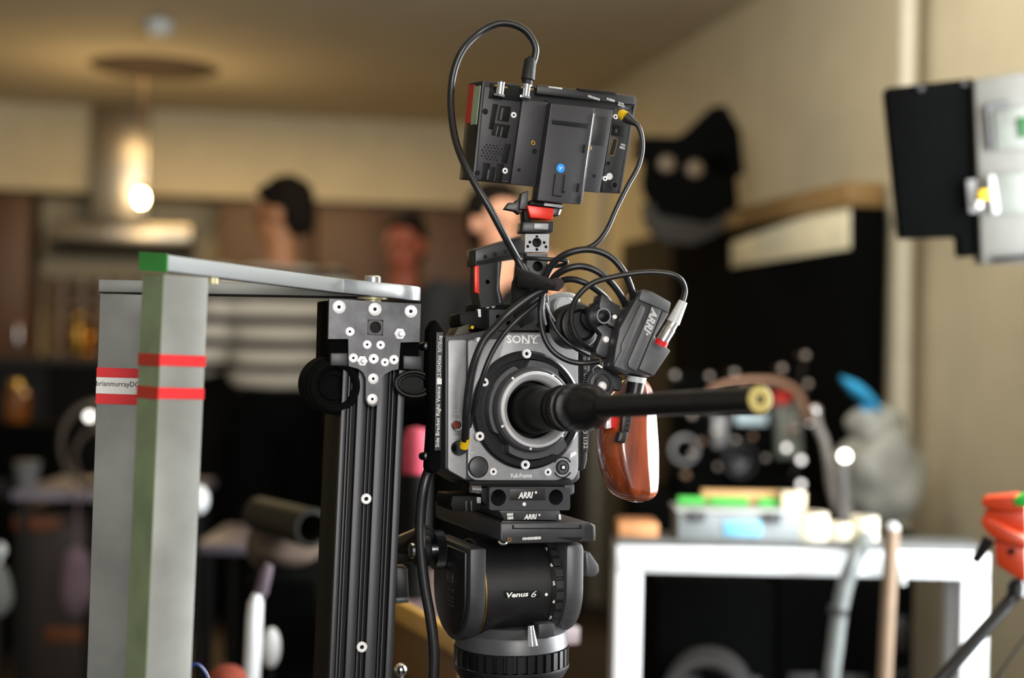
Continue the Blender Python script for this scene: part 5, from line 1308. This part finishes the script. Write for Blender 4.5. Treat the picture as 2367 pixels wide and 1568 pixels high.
# grey hose draping over the rail and a tan rod coloured as the shaded lower pole
t = thing('grey_hose', 'grey hose draped over the white table rail', 'hose', P(1925, 1560, 2.5))
mb = MB(); mb.ptube([(2010, 1236, 2.75), (1998, 1250, 2.62), (1978, 1290, 2.555), (1955, 1350, 2.55), (1940, 1420, 2.55), (1930, 1500, 2.55), (1922, 1580, 2.55), (1915, 1800, 2.55), (1905, 2300, 2.56)], 19, 14); part('tube', mb, mat('grey_rubber_hose', (112, 118, 118), .5), t)
mb = MB(); mb.rod(P(1938, 1405, 2.55), P(1935, 1420, 2.55), .0185, .0185, 18); part('collar', mb, M_GUN2, t)
t = thing('lower_pole_rod', 'tan rod for the shaded lower part of the white pole', 'stick', (P(2055, 1400, 2.53).x, 2.53, .003))
a, b = P(2062, 1222, 2.53), P(2045, 1560, 2.53); d_ = (b - a); b2 = a + d_ * ((a.z - .004) / (a.z - b.z))
mb = MB(); mb.rod(b2, a, .0145, .0135, 12); part('shaft', mb, mat('shaded_pole_tan', (132, 112, 92), .7), t)
mb = MB(); mb.ell(a, .0135, .0135, .012); part('tip', mb, M_LTGREY, t)
t = thing('grey_strap', 'pale grey strap hanging over the table rail beside the tan rod', 'strap', P(2080, 1345, 2.59))
mb = MB()
mb.ptube([(2056, 1266, 2.60), (2070, 1286, 2.59), (2081, 1316, 2.59), (2086, 1352, 2.59)], 9, 10); part('webbing', mb, M_LTGREY, t)
# black flight cases under and behind the table
def case(px, Z, d, label, name='flight_case', floor=True):
    F = Frame(P(sum(p[0] for p in px) / 4, sum(p[1] for p in px) / 4, Z), 0)
    q = F.hits(px); u0, u1 = min(p[0] for p in q), max(p[0] for p in q); w1 = max(p[1] for p in q); w0 = -F.O.z + .003
    t = thing(name, label, 'case', F.p((u0 + u1) / 2, w0, -d / 2), 'black flight cases')
    lidw = w0 + (w1 - w0) * .72
    mb = MB(); mb.box(F, u0, u1, w0, lidw - .002, -d, 0, .006); part('body', mb, M_MATTE, t)
    mb = MB(); mb.box(F, u0, u1, lidw, w1, -d, 0, .006); part('lid', mb, M_MATTE, t)
    for k in (.25, .75):
        x = u0 + (u1 - u0) * k
        mb = MB(); mb.box(F, x - .03, x + .03, lidw - .05, lidw + .03, .0005, .008, .002); part('latch', mb, M_BLACK, t)
    mb = MB(); mb.tube(catmull([F.p((u0 + u1) / 2 - .08, lidw - .1, .0), F.p((u0 + u1) / 2 - .07, lidw - .1, .03), F.p((u0 + u1) / 2 + .07, lidw - .1, .03), F.p((u0 + u1) / 2 + .08, lidw - .1, .0)], 4), .008, 8); part('handle', mb, M_RUBBER, t)
    return t
case([(1520, 1352), (1790, 1352), (1790, 1568), (1520, 1568)], 2.85, .28, 'black flight case under the left half of the white table')
case([(1800, 1345), (2030, 1345), (2030, 1568), (1800, 1568)], 2.87, .24, 'black flight case under the right half of the white table')
t = thing('coiled_cable', 'dark cable coil at the bottom edge under the table', 'cable', P(1630, 1640, 2.72))
mb = MB()
cc = P(1630, 1625, 2.72)
for k in range(4): mb.torus(Frame(cc + Vector((.004 * k, .012 * k, .003 * k)), 10, 10), .075 + .004 * (k % 2), .012, 0, 0, 0, 36, 8)
part('coils', mb, mat('dark_grey_cable', (30, 28, 28), .7), t)
mb = MB(); mb.rod(cc + Vector((0, .02, -.08)), Vector((cc.x, cc.y + .02, .004)), .012, .06, 12); part('stand', mb, M_DEEP, t)
# ---- second camera rig on a black case behind the table
t = case([(1470, 1160), (1905, 1160), (1905, 1568), (1470, 1568)], 3.75, .42, 'tall black flight case behind the table carrying the second camera rig')
zc2 = P(1905, 1160, 3.75).z + .001
GF = Frame(P(1700, 1000, 3.9), 10)
t = thing('camera_rig', 'cluttered black camera rig with balls standing for glints behind the probe lens tip', 'camera rig', Vector((P(1700, 1000, 3.9).x, 3.9, zc2)))
wz = zc2 - GF.O.z
mb = MB(); mb.box(GF, -.17, .15, wz, wz + .05, -.09, .06, .004); part('base', mb, M_MATTE, t)
mb = MB(); mb.pprism(GF, [(1590, 960), (1790, 955), (1795, 1110), (1595, 1112)], -.1, .02, .008); part('body', mb, M_MATTE, t)
mb = MB(); mb.pprism(GF, [(1560, 860), (1840, 870), (1836, 905), (1562, 900)], -.03, .0, .004); part('top_rail', mb, M_MATTE, t)
mb = MB(); mb.pprism(GF, [(1636, 900), (1664, 900), (1668, 965), (1632, 965)], -.02, .0, .004); part('riser', mb, M_GUN2, t)
mb = MB(); mb.pprism(GF, [(1796, 930), (1852, 930), (1858, 1060), (1798, 1062)], -.05, .03, .008); part('side_unit', mb, mat('pale_grey_unit', (110, 116, 110), .45), t)
mb = MB(); mb.pprism(GF, [(1786, 910), (1826, 908), (1828, 934), (1788, 936)], .0, .04, .005); part('record_lamp', mb, mat('red_plastic', (230, 60, 50), .4), t)
mb = MB(); mb.pprism(GF, [(1700, 955), (1776, 957), (1774, 984), (1702, 982)], .02, .03, .003); part('side_display', mb, mat('pale_blue_display', (190, 214, 226), .4), t)
mb = MB(); mb.pprism(GF, [(1650, 960), (1684, 960), (1680, 1036), (1650, 1036)], .02, .035, .004); part('handle_post', mb, M_FACE, t)
u, w = GF.hit(1690, 1060, .02)
mb = MB(); mb.lathe(GF, [(0, .02), (.05, .02), (.05, .09), (.046, .1), (.04, .1), (.036, .06), (0, .05)], 30, u, w); part('lens', mb, M_BLACK2, t)
u, w = GF.hit(1580, 1040, .02)
mb = MB(); mb.torus(GF, .035, .006, u, w, .03, 28, 8); part('hand_wheel', mb, M_FACE, t)
mb = MB(); mb.ptube([(1640, 905, 3.85), (1690, 886, 3.84), (1750, 880, 3.83), (1800, 884, 3.82), (1840, 905, 3.82), (1860, 945, 3.82), (1872, 975, 3.83)], 8, 10); part('tan_cable', mb, mat('tan_cable_jacket', (170, 130, 108), .5), t)
GLINTS = ((1818, 1036), (1852, 1064), (1852, 1120), (1871, 975))  # brightest glints, made as glowing balls
for x, y, r in ((1640, 870, 8), (1698, 862, 8), (1808, 852, 8), (1862, 822, 8), (1560, 868, 8), (1800, 890, 8), (1868, 888, 8), (1838, 970, 8), (1871, 975, 8), (1622, 1022, 8), (1600, 1050, 7), (1818, 1036, 9), (1852, 1064, 8), (1852, 1120, 9), (1840, 990, 7), (1858, 1148, 7), (1826, 995, 7), (1655, 1000, 7), (1740, 1010, 7), (1700, 1020, 6), (1770, 1060, 7), (1600, 960, 7), (1585, 1100, 7), (1720, 905, 7), (1760, 890, 6), (1660, 1080, 6)):  # pale balls standing in for sparkling highlights on the rig
    u, w = GF.hit(x, y, .05)
    c = GF.p(u, w, .05)
    mb = MB(); rk = (.0085, .0105, .0075, .012)[(x + y) % 4]; mb.ell(c, rk, rk, rk, seg=16, rows=10); k_ = part('glowing_glint' if (x, y) in GLINTS else 'glint_ball', mb, mat('glint_glow', (250, 250, 248), .4, 0, 0, 10, emit=(255, 250, 246), estr=2.6) if (x, y) in GLINTS else (mat('pale_glint', (196, 184, 178), .25), mat('steel_glint', (210, 206, 204), .2, .6), mat('tan_glint', (150, 122, 104), .3))[(x * 3 + y) % 3], t)
    mb = MB(); mb.rod(c, c - GF.N * .055, .003, .004, 8); part('glint_stem', mb, M_BLACK2, k_)
for x0, y0, x1, y1 in ((1862, 822, 1850, 880), (1808, 852, 1810, 890), (1560, 868, 1570, 890), (1852, 1064, 1830, 1100), (1600, 1050, 1640, 1080), (1868, 888, 1850, 940)):
    mb = MB(); mb.rod(GF.p(*GF.hit(x0, y0, -.004), -.004), GF.p(*GF.hit(x1, y1, -.004), -.004), .006, None, 8); part('rod', mb, M_BLACK2, t)
# grey plastic-wrapped bag with blue cloth, cables
BG = Frame(P(2020, 1080, 3.35), 0)
case([(1935, 1232), (2110, 1232), (2110, 1568), (1935, 1568)], 3.35, .3, 'narrow black flight case under the grey bag')
zb = P(2110, 1232, 3.35).z + .001
t = thing('grey_bag', 'crumpled grey plastic bag slumped behind the table', 'bag', Vector((BG.O.x, 3.5, zb)))
M_BAG = mat('grey_plastic_film', (150, 152, 146), .42, 0, .12, 8, .3)
c = P(2032, 1100, 3.5); hh = c.z - zb
mb = MB(); mb.ell(c, .108, .09, hh * 1.0, seg=40, rows=28, rough=.26, f=14, seed=2); part('lower_bag', mb, M_BAG, t)
mb = MB(); mb.ell(P(2022, 985, 3.5), .07, .055, .05, seg=30, rows=20, rough=.3, f=18, seed=9); part('folded_neck', mb, M_BAG, t)
tt = thing('blue_cloth', 'bright blue cloth bundled on top of the grey bag', 'cloth', P(1995, 950, 3.5))
CBL = mat('bright_blue_cloth', (46, 160, 216), .75, 0, .12, 10, .2)
rings = []
for k, (x, y, r_) in enumerate(((1946, 884, .010), (1956, 892, .026), (1978, 904, .036), (2002, 918, .044), (2022, 930, .034), (2034, 944, .012))):
    c = P(x, y, 3.48)
    rings.append([c + Vector((0, math.sin(a) * r_, 0)) + (RT * -.5 + UP * .85) * math.cos(a) * r_ * 1.05 * (1 + .2 * noise.noise(Vector((k * .6, a * 2, 0)))) for a in [2 * math.pi * j / 16 for j in range(16)]])
mb = MB(); mb.loft(rings); part('fold', mb, CBL, tt)
mb = MB(); mb.ell(P(2008, 944, 3.48), .024, .02, .02, seg=16, rows=12, rough=.3, f=30); part('fold', mb, CBL, tt)
for lab, pts in (('outer grey cable looping down beside the grey bag', [(1884, 950, 3.3), (1890, 985, 3.3), (1905, 1020, 3.3), (1915, 1070, 3.3), (1922, 1130, 3.3), (1940, 1185, 3.3), (1965, 1220, 3.3), (1985, 1232, 3.3)]), ('inner grey cable looping down beside the grey bag', [(1945, 1060, 3.28), (1946, 1100, 3.28), (1950, 1140, 3.28), (1960, 1185, 3.28), (1978, 1218, 3.28), (1992, 1230, 3.28)])):
    tt = thing('grey_cable', lab, 'cable', P(*pts[-1]), 'grey cables by the bag')
    mb = MB(); mb.ptube(pts, 11, 12); part('jacket', mb, mat('light_grey_cable', (128, 124, 120), .5), tt)
    mb = MB(); mb.ell(P(*pts[0]), .014, .014, .014); part('end_cap', mb, M_CHROME, tt)
# small emissive ball on a stem among the cables
LB_ = P(1953, 1055, 3.24)
t = thing('glowing_ball', 'small round glowing white ball in front of the grey bag', 'lamp', LB_)
mb = MB(); mb.ell(LB_, .0125, .0125, .0125, seg=20, rows=14); part('globe', mb, mat('glowing_white_globe', (255, 255, 250), .4, 0, 0, 10, emit=(255, 252, 240), estr=9), t)
mb = MB(); mb.rod(LB_ - Vector((0, 0, .011)), Vector((LB_.x, LB_.y, .003)), .006, .008, 10); part('stem', mb, M_FACE, t)
mb = MB(); mb.rod(Vector((LB_.x, LB_.y, .002)), Vector((LB_.x, LB_.y, .02)), .09, .08, 24); part('foot', mb, M_DEEP, t)

# ---- orange clamp on a black arm, right edge
OF = Frame(P(2330, 1240, 2.0), -25)
t = thing('orange_clamp', 'bright orange plastic clamp at the right picture edge', 'clamp', P(2340, 1345, 2.0))
M_OR = mat('orange_plastic', (196, 62, 22), .42, 0, .1, 20)
mb = MB(); mb.pprism(OF, [(2268, 1152), (2345, 1146), (2372, 1166), (2372, 1186), (2300, 1180), (2270, 1172)], -.05, .01, .003); part('upper_jaw', mb, M_OR, t)
mb = MB(); mb.pprism(OF, [(2274, 1180), (2372, 1184), (2374, 1235), (2300, 1212), (2276, 1202)], -.045, -.002, .003); part('jaw_web', mb, M_OR, t)
mb = MB(); mb.pprism(OF, [(2266, 1196), (2290, 1198), (2330, 1222), (2374, 1246), (2374, 1272), (2320, 1256), (2288, 1240), (2268, 1214)], -.05, .012, .004); part('lower_jaw', mb, M_OR, t)
mb = MB(); mb.pprism(OF, [(2296, 1240), (2372, 1260), (2376, 1352), (2330, 1326), (2300, 1306)], -.045, .0, .006); part('clamp_body', mb, M_OR, t)
mb = MB(); mb.pcyl(OF, 2338, 1276, 7, .0, .006, 14); part('pivot_bolt', mb, M_DEEP, t)
mb = MB(); mb.pprism(OF, [(2340, 1152), (2380, 1140), (2385, 1172), (2346, 1172)], -.04, .016, .005); part('green_pad', mb, mat('green_plastic', (40, 180, 60), .45), t, 'green pad on the jaw')
t = thing('stand_boom', 'black jointed arm running down from the orange clamp', 'arm', P(2160, 1580, 2.0))
mb = MB(); mb.tube(catmull([P(2352, 1340, 2.0), P(2350, 1368, 2.0), P(2330, 1395, 2.0), P(2250, 1485, 1.98), P(2165, 1580, 1.96), P(2050, 1700, 1.95)], 5), .0095, 14); part('tube', mb, M_BLACK2, t)
mb = MB(); mb.rod(P(2350, 1350, 2.0), P(2348, 1376, 2.0), .0125, .0125, 16); part('joint', mb, M_BLACK, t)
mb = MB(); mb.rod(P(2286, 1248, 2.01), P(2254, 1298, 2.02), .009, .006, 14); part('thumb_screw', mb, M_BLACK, t)
b0 = P(2050, 1700, 1.95); mb = MB(); mb.rod(b0, Vector((b0.x, b0.y, .02)), .014, .014, 14); part('stand_tube', mb, M_BLACK2, t)
mb = MB(); mb.rod(Vector((b0.x, b0.y, .002)), Vector((b0.x, b0.y, .02)), .14, .13, 28); part('foot', mb, M_DEEP, t)
t = thing('black_wire', 'thin black wire crossing the lower right corner', 'wire', P(2310, 1568, 2.0))
mb = MB(); mb.ptube([(2400, 1440, 2.05), (2367, 1478, 2.05), (2330, 1530, 2.05), (2300, 1580, 2.05), (2270, 1700, 2.05)], 3.5, 8); part('jacket', mb, M_CABLE, t)

# ================================================================== LEFT AND CENTRE BACKGROUND
# dark kitchen island
IF = Frame(P(300, 840, 6.2), 8)
zi = 1.13
t = thing('kitchen_island', 'long dark kitchen island across the left background', 'island', Vector((IF.O.x, 6.2, .003)))
for k in range(5):
    a = -1.9 + k * .78
    mb = MB(); mb.box(IF, a + .004, a + .776, -IF.O.z + .003, zi - IF.O.z - .04, -.6, 0, .004); part('front_panel', mb, M_DEEP, t)
mb = MB(); mb.box(IF, -1.92, 2.02, zi - IF.O.z - .038, zi - IF.O.z, -.62, .03, .005); part('worktop', mb, mat('dark_worktop', (30, 22, 16), .5), t)
# grey folding table at far left with things on it
def ftable(pxs, Z, dz, label, m):
    F = Frame(P((pxs[0] + pxs[1]) / 2, pxs[2], Z), 0)
    a, b = F.hit(pxs[0], pxs[2])[0], F.hit(pxs[1], pxs[2])[0]
    t = thing('folding_table', label, 'table', Vector((F.O.x, Z + dz / 2, .003)), 'grey folding tables')
    mb = MB(); mb.box(F, a, b, -.028, 0, -dz, 0, .006); part('top', mb, m, t)
    for u in (a + .03, b - .03):
        for n in (-.04, -dz + .04):
            mb = MB(); mb.rod(F.p(u, -.028, n), F.p(u, -F.O.z + .004, n), .012, None, 10); part('leg', mb, M_BLACK2, t)
    return F, a, b
M_TG = mat('lilac_grey_laminate', (120, 116, 130), .5)
FA, a, b = ftable((24, 420, 1140), 4.3, .5, 'grey folding table at the left behind the posts', M_TG)
ftable((452, 640, 1258), 3.7, .4, 'lower grey folding table between post and column', mat('dull_lilac_laminate', (96, 90, 102), .5))
za = FA.O.z + .001
t = thing('clear_hose_coil', 'hoop of clear plastic hose leaning behind the grey post', 'hose', Vector((P(200, 1010, 4.4).x, 4.42, za)))
for k, (x, y, R_, r_) in enumerate(((215, 1015, .125, .012), (222, 1040, .085, .010))):
    c = P(x, y, 4.42 + .03 * k); c.z = za + R_ + r_
    mb = MB(); mb.torus(Frame(c, 15), R_, r_, 0, 0, 0, 40, 10, .75, 1); part('loop', mb, mat('clear_hose', (70, 60, 50), .3, 0, .05, 10), t)
bb = P(207, 963, 4.25)
t = thing('glint_stand', 'small glowing ball standing for a glint beside the grey post', 'lamp', Vector((bb.x, bb.y, za)))  # glowing ball in place of the bright glint on a steel knob
mb = MB(); mb.ell(bb, .012, .012, .012, seg=16, rows=12); part('globe', mb, mat('grey_glint_glow', (240, 240, 240), .4, 0, 0, 10, emit=(255, 250, 240), estr=4), t)
bb = P(207, 963, 4.35); mb = MB(); mb.rod(P(207, 968, 4.25), Vector((P(207, 968, 4.25).x, 4.25, .004)), .004, None, 8); part('stem', mb, M_DEEP, t)
c = P(62, 1112, 4.4)
t = thing('paper_cup', 'white paper cup on the left grey table', 'cup', Vector((c.x, 4.4, za)))
VV = Frame(Vector((c.x, 4.4, za)), axes=(Vector((1, 0, 0)), Vector((0, 1, 0)), Vector((0, 0, 1))))
mb = MB(); mb.lathe(VV, [(0, 0), (.03, 0), (.04, .075), (.036, .075), (.028, .004), (0, .004)], 24); part('cup', mb, mat('grey_card', (92, 92, 94), .8), t)
mb = MB(); mb.lathe(VV, [(.041, .074), (.042, .078), (.036, .082), (0, .083)], 24); part('lid', mb, MATS['grey_card'], t)
def crate(px0, px1, py, Z, d, label, stripes_):
    F = Frame(P((px0 + px1) / 2, py, Z), 6)
    a, b = F.hit(px0, py)[0], F.hit(px1, py)[0]; w0 = -F.O.z + .003
    t = thing('storage_crate', label, 'crate', F.p((a + b) / 2, w0, -d / 2))
    mb = MB(); mb.box(F, a, b, w0, -.03, -d, 0, .006); part('box', mb, mat('dark_brown_crate', (34, 24, 16), .6), t)
    mb = MB(); mb.box(F, a - .006, b + .006, -.029, 0, -d - .006, .006, .006); part('lid', mb, mat('dark_brown_crate', (34, 24, 16), .6), t)
    for y0, y1, x0, x1 in stripes_:
        q = F.hits([(x0, y0), (x1, y0), (x1, y1), (x0, y1)], .008)
        mb = MB(); mb.prism(F, q, .0005, .008, .002); part('orange_strap', mb, mat('dull_orange_strap', (96, 50, 14), .7), t)
crate(36, 200, 1186, 4.37, .34, 'dark storage crate with dull orange straps under the left table', ((1196, 1226, 30, 140), (1450, 1486, 105, 190)))
t = thing('lilac_bag', 'soft lilac cloth bag hanging from the left grey table', 'bag', P(178, 1430, 4.05))
mb = MB(); mb.ell(P(178, 1350, 4.05), .048, .03, .105, seg=24, rows=18, rough=.25, f=14); part('sack', mb, mat('lilac_cloth', (96, 78, 88), .9), t)
mb = MB(); mb.rod(P(178, 1275, 4.05), P(178, 1146, 4.28), .004, None, 8); part('cord', mb, mat('lilac_cloth', (96, 78, 88), .9), t)
t = thing('grey_cushion', 'pale grey padded bundle at the left picture edge', 'bundle', Vector((P(-20, 1360, 3.4).x, 3.4, .004)))
c = P(-22, 1365, 3.4)
mb = MB(); mb.ell(c, .052, .05, .07, seg=24, rows=18, rough=.15, f=16); part('pad', mb, mat('dim_grey_pad', (84, 86, 84), .8), t)
mb = MB(); mb.rod(c, Vector((c.x, c.y, .004)), .03, .04, 14); part('post', mb, M_DEEP, t)
mb = MB(); mb.ell(P(2, 1272, 3.4), .012, .012, .018); mb.rod(P(2, 1280, 3.4), c, .006); part('peg', mb, M_LTGREY, t)
# amber glow jar on the island
t = thing('amber_jar', 'amber glass jar on the island, left picture edge', 'jar', Vector((P(40, 930, 5.9).x, 5.9, zi)))
case([(-60, 985), (190, 985), (190, 1568), (-60, 1568)], 5.5, .3, 'tall black flight case at the left picture edge')
zj = P(190, 985, 5.5).z
ORG[t] = Vector((P(40, 930, 5.65).x, 5.65, zj)); t.location = ORG[t]
VV = Frame(ORG[t] + Vector((0, 0, .001)), axes=(Vector((1, 0, 0)), Vector((0, 1, 0)), Vector((0, 0, 1))))
mb = MB(); mb.lathe(VV, [(0, 0), (.045, 0), (.05, .02), (.05, .11), (.03, .13), (.03, .14), (0, .14)], 24); part('glass', mb, mat('amber_glass', (120, 66, 10), .3, 0, .1, 10, coat=.5), t)
mb = MB(); mb.lathe(VV, [(0, .1405), (.034, .1405), (.034, .165), (0, .165)], 20); part('lid', mb, M_POT, t)
# white balls standing in for highlights, and the tall white sleeve between post and column
def ball(px, py, Z, rx, rz, label, m=None):
    c = P(px, py, Z)
    t = thing('highlight_ball', label, 'stand', Vector((c.x, c.y, .003)), 'white balls standing for highlights')
    mb = MB(); mb.ell(c, rx, rx, rz, seg=20, rows=14); part('ball', mb, m or M_WHT, t)
    mb = MB(); mb.rod(c - Vector((0, 0, rz * .9)), Vector((c.x, c.y, .02)), .005, .006, 8); part('stem', mb, M_DEEP, t)
    mb = MB(); mb.rod(Vector((c.x, c.y, .003)), Vector((c.x, c.y, .02)), .06, .055, 20); part('foot', mb, M_DEEP, t)
ball(458, 1156, 2.9, .022, .030, 'white ball standing for a highlight behind the near post')
ball(627, 1498, 2.35, .016, .034, 'white oval ball standing for a reflection beside the white sleeve')
t = thing('white_sleeve', 'tall glossy white sleeve with grey neck standing left of the column', 'sleeve', Vector((P(590, 1500, 2.2).x, 2.2, .003)))
rings = []
zf_ = P(585, 1560, 2.2)
for x0, x1, y in ((585, 607, 1372), (574, 608, 1392), (569, 607, 1430), (566, 605, 1500), (562, 601, 1568)):
    a, b = P(x0, y, 2.2), P(x1, y, 2.2); c = (a + b) / 2; r_ = (b - a).length / 2
    rings.append([c + Vector((r_ * math.cos(q), .02 * math.sin(q), 0)) for q in [2 * math.pi * j / 20 for j in range(20)]])
last = rings[-1]; dz = last[0].z - .004
rings.append([p - Vector((.01, 0, p.z - .004)) for p in last])
mb = MB(); mb.loft(rings); part('sleeve', mb, M_WHT, t)
mb = MB(); mb.tube([P(622, 1306, 2.2), P(616, 1320, 2.2), P(604, 1368, 2.2), P(598, 1385, 2.2)], [.007, .010, .011, .008], 14); part('neck', mb, mat('mauve_rubber', (92, 80, 90), .6), t)
# black stool with foam roll and grey cloth
case([(560, 1345), (725, 1345), (725, 1568), (560, 1568)], 2.42, .2, 'low black flight case left of the column under the foam roll', 'flight_case')
zs = P(725, 1345, 2.42).z + .001
t = thing('grey_cloth', 'crumpled brown-grey cloth lying under the black foam roll', 'cloth', Vector((P(660, 1300, 2.6).x, 2.6, zs)))
c = P(662, 1290, 2.58); c.z = (P(659, 1252, 2.52).z + zs) / 2; mb = MB(); mb.ell(c, .062, .07, (c.z - zs) * 1.08, seg=30, rows=20, rough=.3, f=12); part('heap', mb, mat('brown_grey_cloth', (84, 70, 60), .9), t)
mb = MB(); mb.ell(P(616, 1262, 2.6), .04, .045, .05, seg=24, rows=16, rough=.3, f=16); part('heap', mb, mat('brown_grey_cloth', (84, 70, 60), .9), t)
t = thing('foam_roll', 'black foam roll resting on the cloth left of the column', 'roll', P(655, 1245, 2.5))
a, b = P(596, 1188, 2.62), P(722, 1222, 2.42)
d_ = (b - a).normalized(); x_ = d_.cross(Vector((0, 0, 1))).normalized(); y_ = x_.cross(d_)
RFm = Frame(a, axes=(x_, y_, d_)); L_ = (b - a).length
mb = MB(); mb.lathe(RFm, [(0, 0), (.028, 0), (.031, .004), (.033, L_ - .002), (.031, L_), (.026, L_), (.025, .02), (0, .02)], 36); part('foam', mb, mat('olive_black_foam', (30, 30, 24), .6), t)
mb = MB(); mb.torus(RFm, .031, .003, 0, 0, L_ - .006, 36, 8); part('edge_band', mb, M_BLACK2, t)
# long table behind the tripod: tan front edge, mauve top
e0_, e1_ = P(1090, 1490, 2.0), P(915, 1395, 2.3)
e0_.z = e1_.z = .82
d_ = (e1_ - e0_).normalized(); r_ = Vector((d_.y, -d_.x, 0))
WF = Frame(e0_, axes=(d_, Vector((0, 0, 1)), -r_))
t = thing('long_table', 'long table with tan wooden edge and mauve-grey top behind the tripod', 'table', WF.p(.6, -.817, -.17))
mb = MB(); mb.box(WF, .06, .62, -.026, 0, -.2, -.014, .002); part('top', mb, mat('mauve_laminate', (120, 106, 108), .5), t)
mb = MB(); mb.box(WF, .06, .62, -.03, .003, -.0135, 0, .002); part('wooden_edge', mb, mat('honey_wood', (206, 160, 80), .4, 0, .15, 8), t)
mb = MB(); mb.box(WF, .09, .6, -.12, -.027, -.03, -.016, .002); part('apron', mb, mat('honey_wood_dark', (120, 86, 44), .6, 0, .15, 8), t)
for u in (.1, .55):
    for n in (-.06, -.18):
        mb = MB(); mb.box(WF, u, u + .04, -.817, -.121, n, n + .04, .002); part('leg', mb, mat('honey_wood_dark', (120, 86, 44), .6), t)
t = thing('pink_bottle', 'bottle with a pink upper half between column and camera', 'bottle', P(962, 1130, 2.35))
c = P(962, 1040, 2.35); VV = Frame(Vector((c.x, c.y, .821)), axes=(Vector((1, 0, 0)), Vector((0, 1, 0)), Vector((0, 0, 1))))
ORG[t] = VV.O.copy(); t.location = VV.O
hb_ = c.z - .821
mb = MB(); mb.lathe(VV, [(0, 0), (.024, 0), (.026, .01), (.026, hb_ - .04), (0, hb_ - .04)], 24); part('base', mb, M_DEEP, t)
mb = MB(); mb.lathe(VV, [(0, hb_ - .039), (.024, hb_ - .039), (.027, hb_ - .01), (.025, hb_ + .016), (.016, hb_ + .034), (0, hb_ + .038)], 24); part('pink_cap', mb, mat('pink_plastic', (186, 66, 88), .6), t, 'pink cap')
# polished ball knob and blue wire at the bottom edge
t = thing('silver_ball', 'polished silver ball knob at the foot of the column picture edge', 'knob', P(925, 1565, 1.55))
mb = MB(); mb.ell(P(926, 1549, 1.55), .0072, .0072, .0072, seg=24, rows=16); part('ball', mb, M_CHROME, t)
c = P(926, 1549, 1.55); mb = MB(); mb.rod(c - Vector((0, 0, .006)), Vector((c.x, c.y, .004)), .003, .003, 8); part('stem', mb, M_STEEL, t)
t = thing('blue_wire', 'dark blue wire curling at the foot of the near post', 'wire', P(480, 1580, 1.5))
mb = MB(); mb.ptube([(425, 1600, 1.5), (438, 1548, 1.5), (452, 1536, 1.5), (468, 1545, 1.5), (482, 1575, 1.5), (490, 1650, 1.5)], 5, 8); part('jacket', mb, mat('blue_wire_jacket', (30, 50, 110), .35), t)
t = thing('red_cloth', 'rust red cloth at the bottom edge left of the white sleeve', 'cloth', Vector((P(522, 1600, 2.05).x, 2.05, .004)))
c = P(522, 1590, 2.05); mb = MB(); mb.ell(c, .032, .03, .035, seg=24, rows=16, rough=.25, f=20); part('bundle', mb, mat('rust_cloth', (128, 54, 36), .9), t)
mb = MB(); mb.rod(c - Vector((0, 0, .02)), Vector((c.x, c.y, .004)), .02, .06, 16); part('stand', mb, M_DEEP, t)
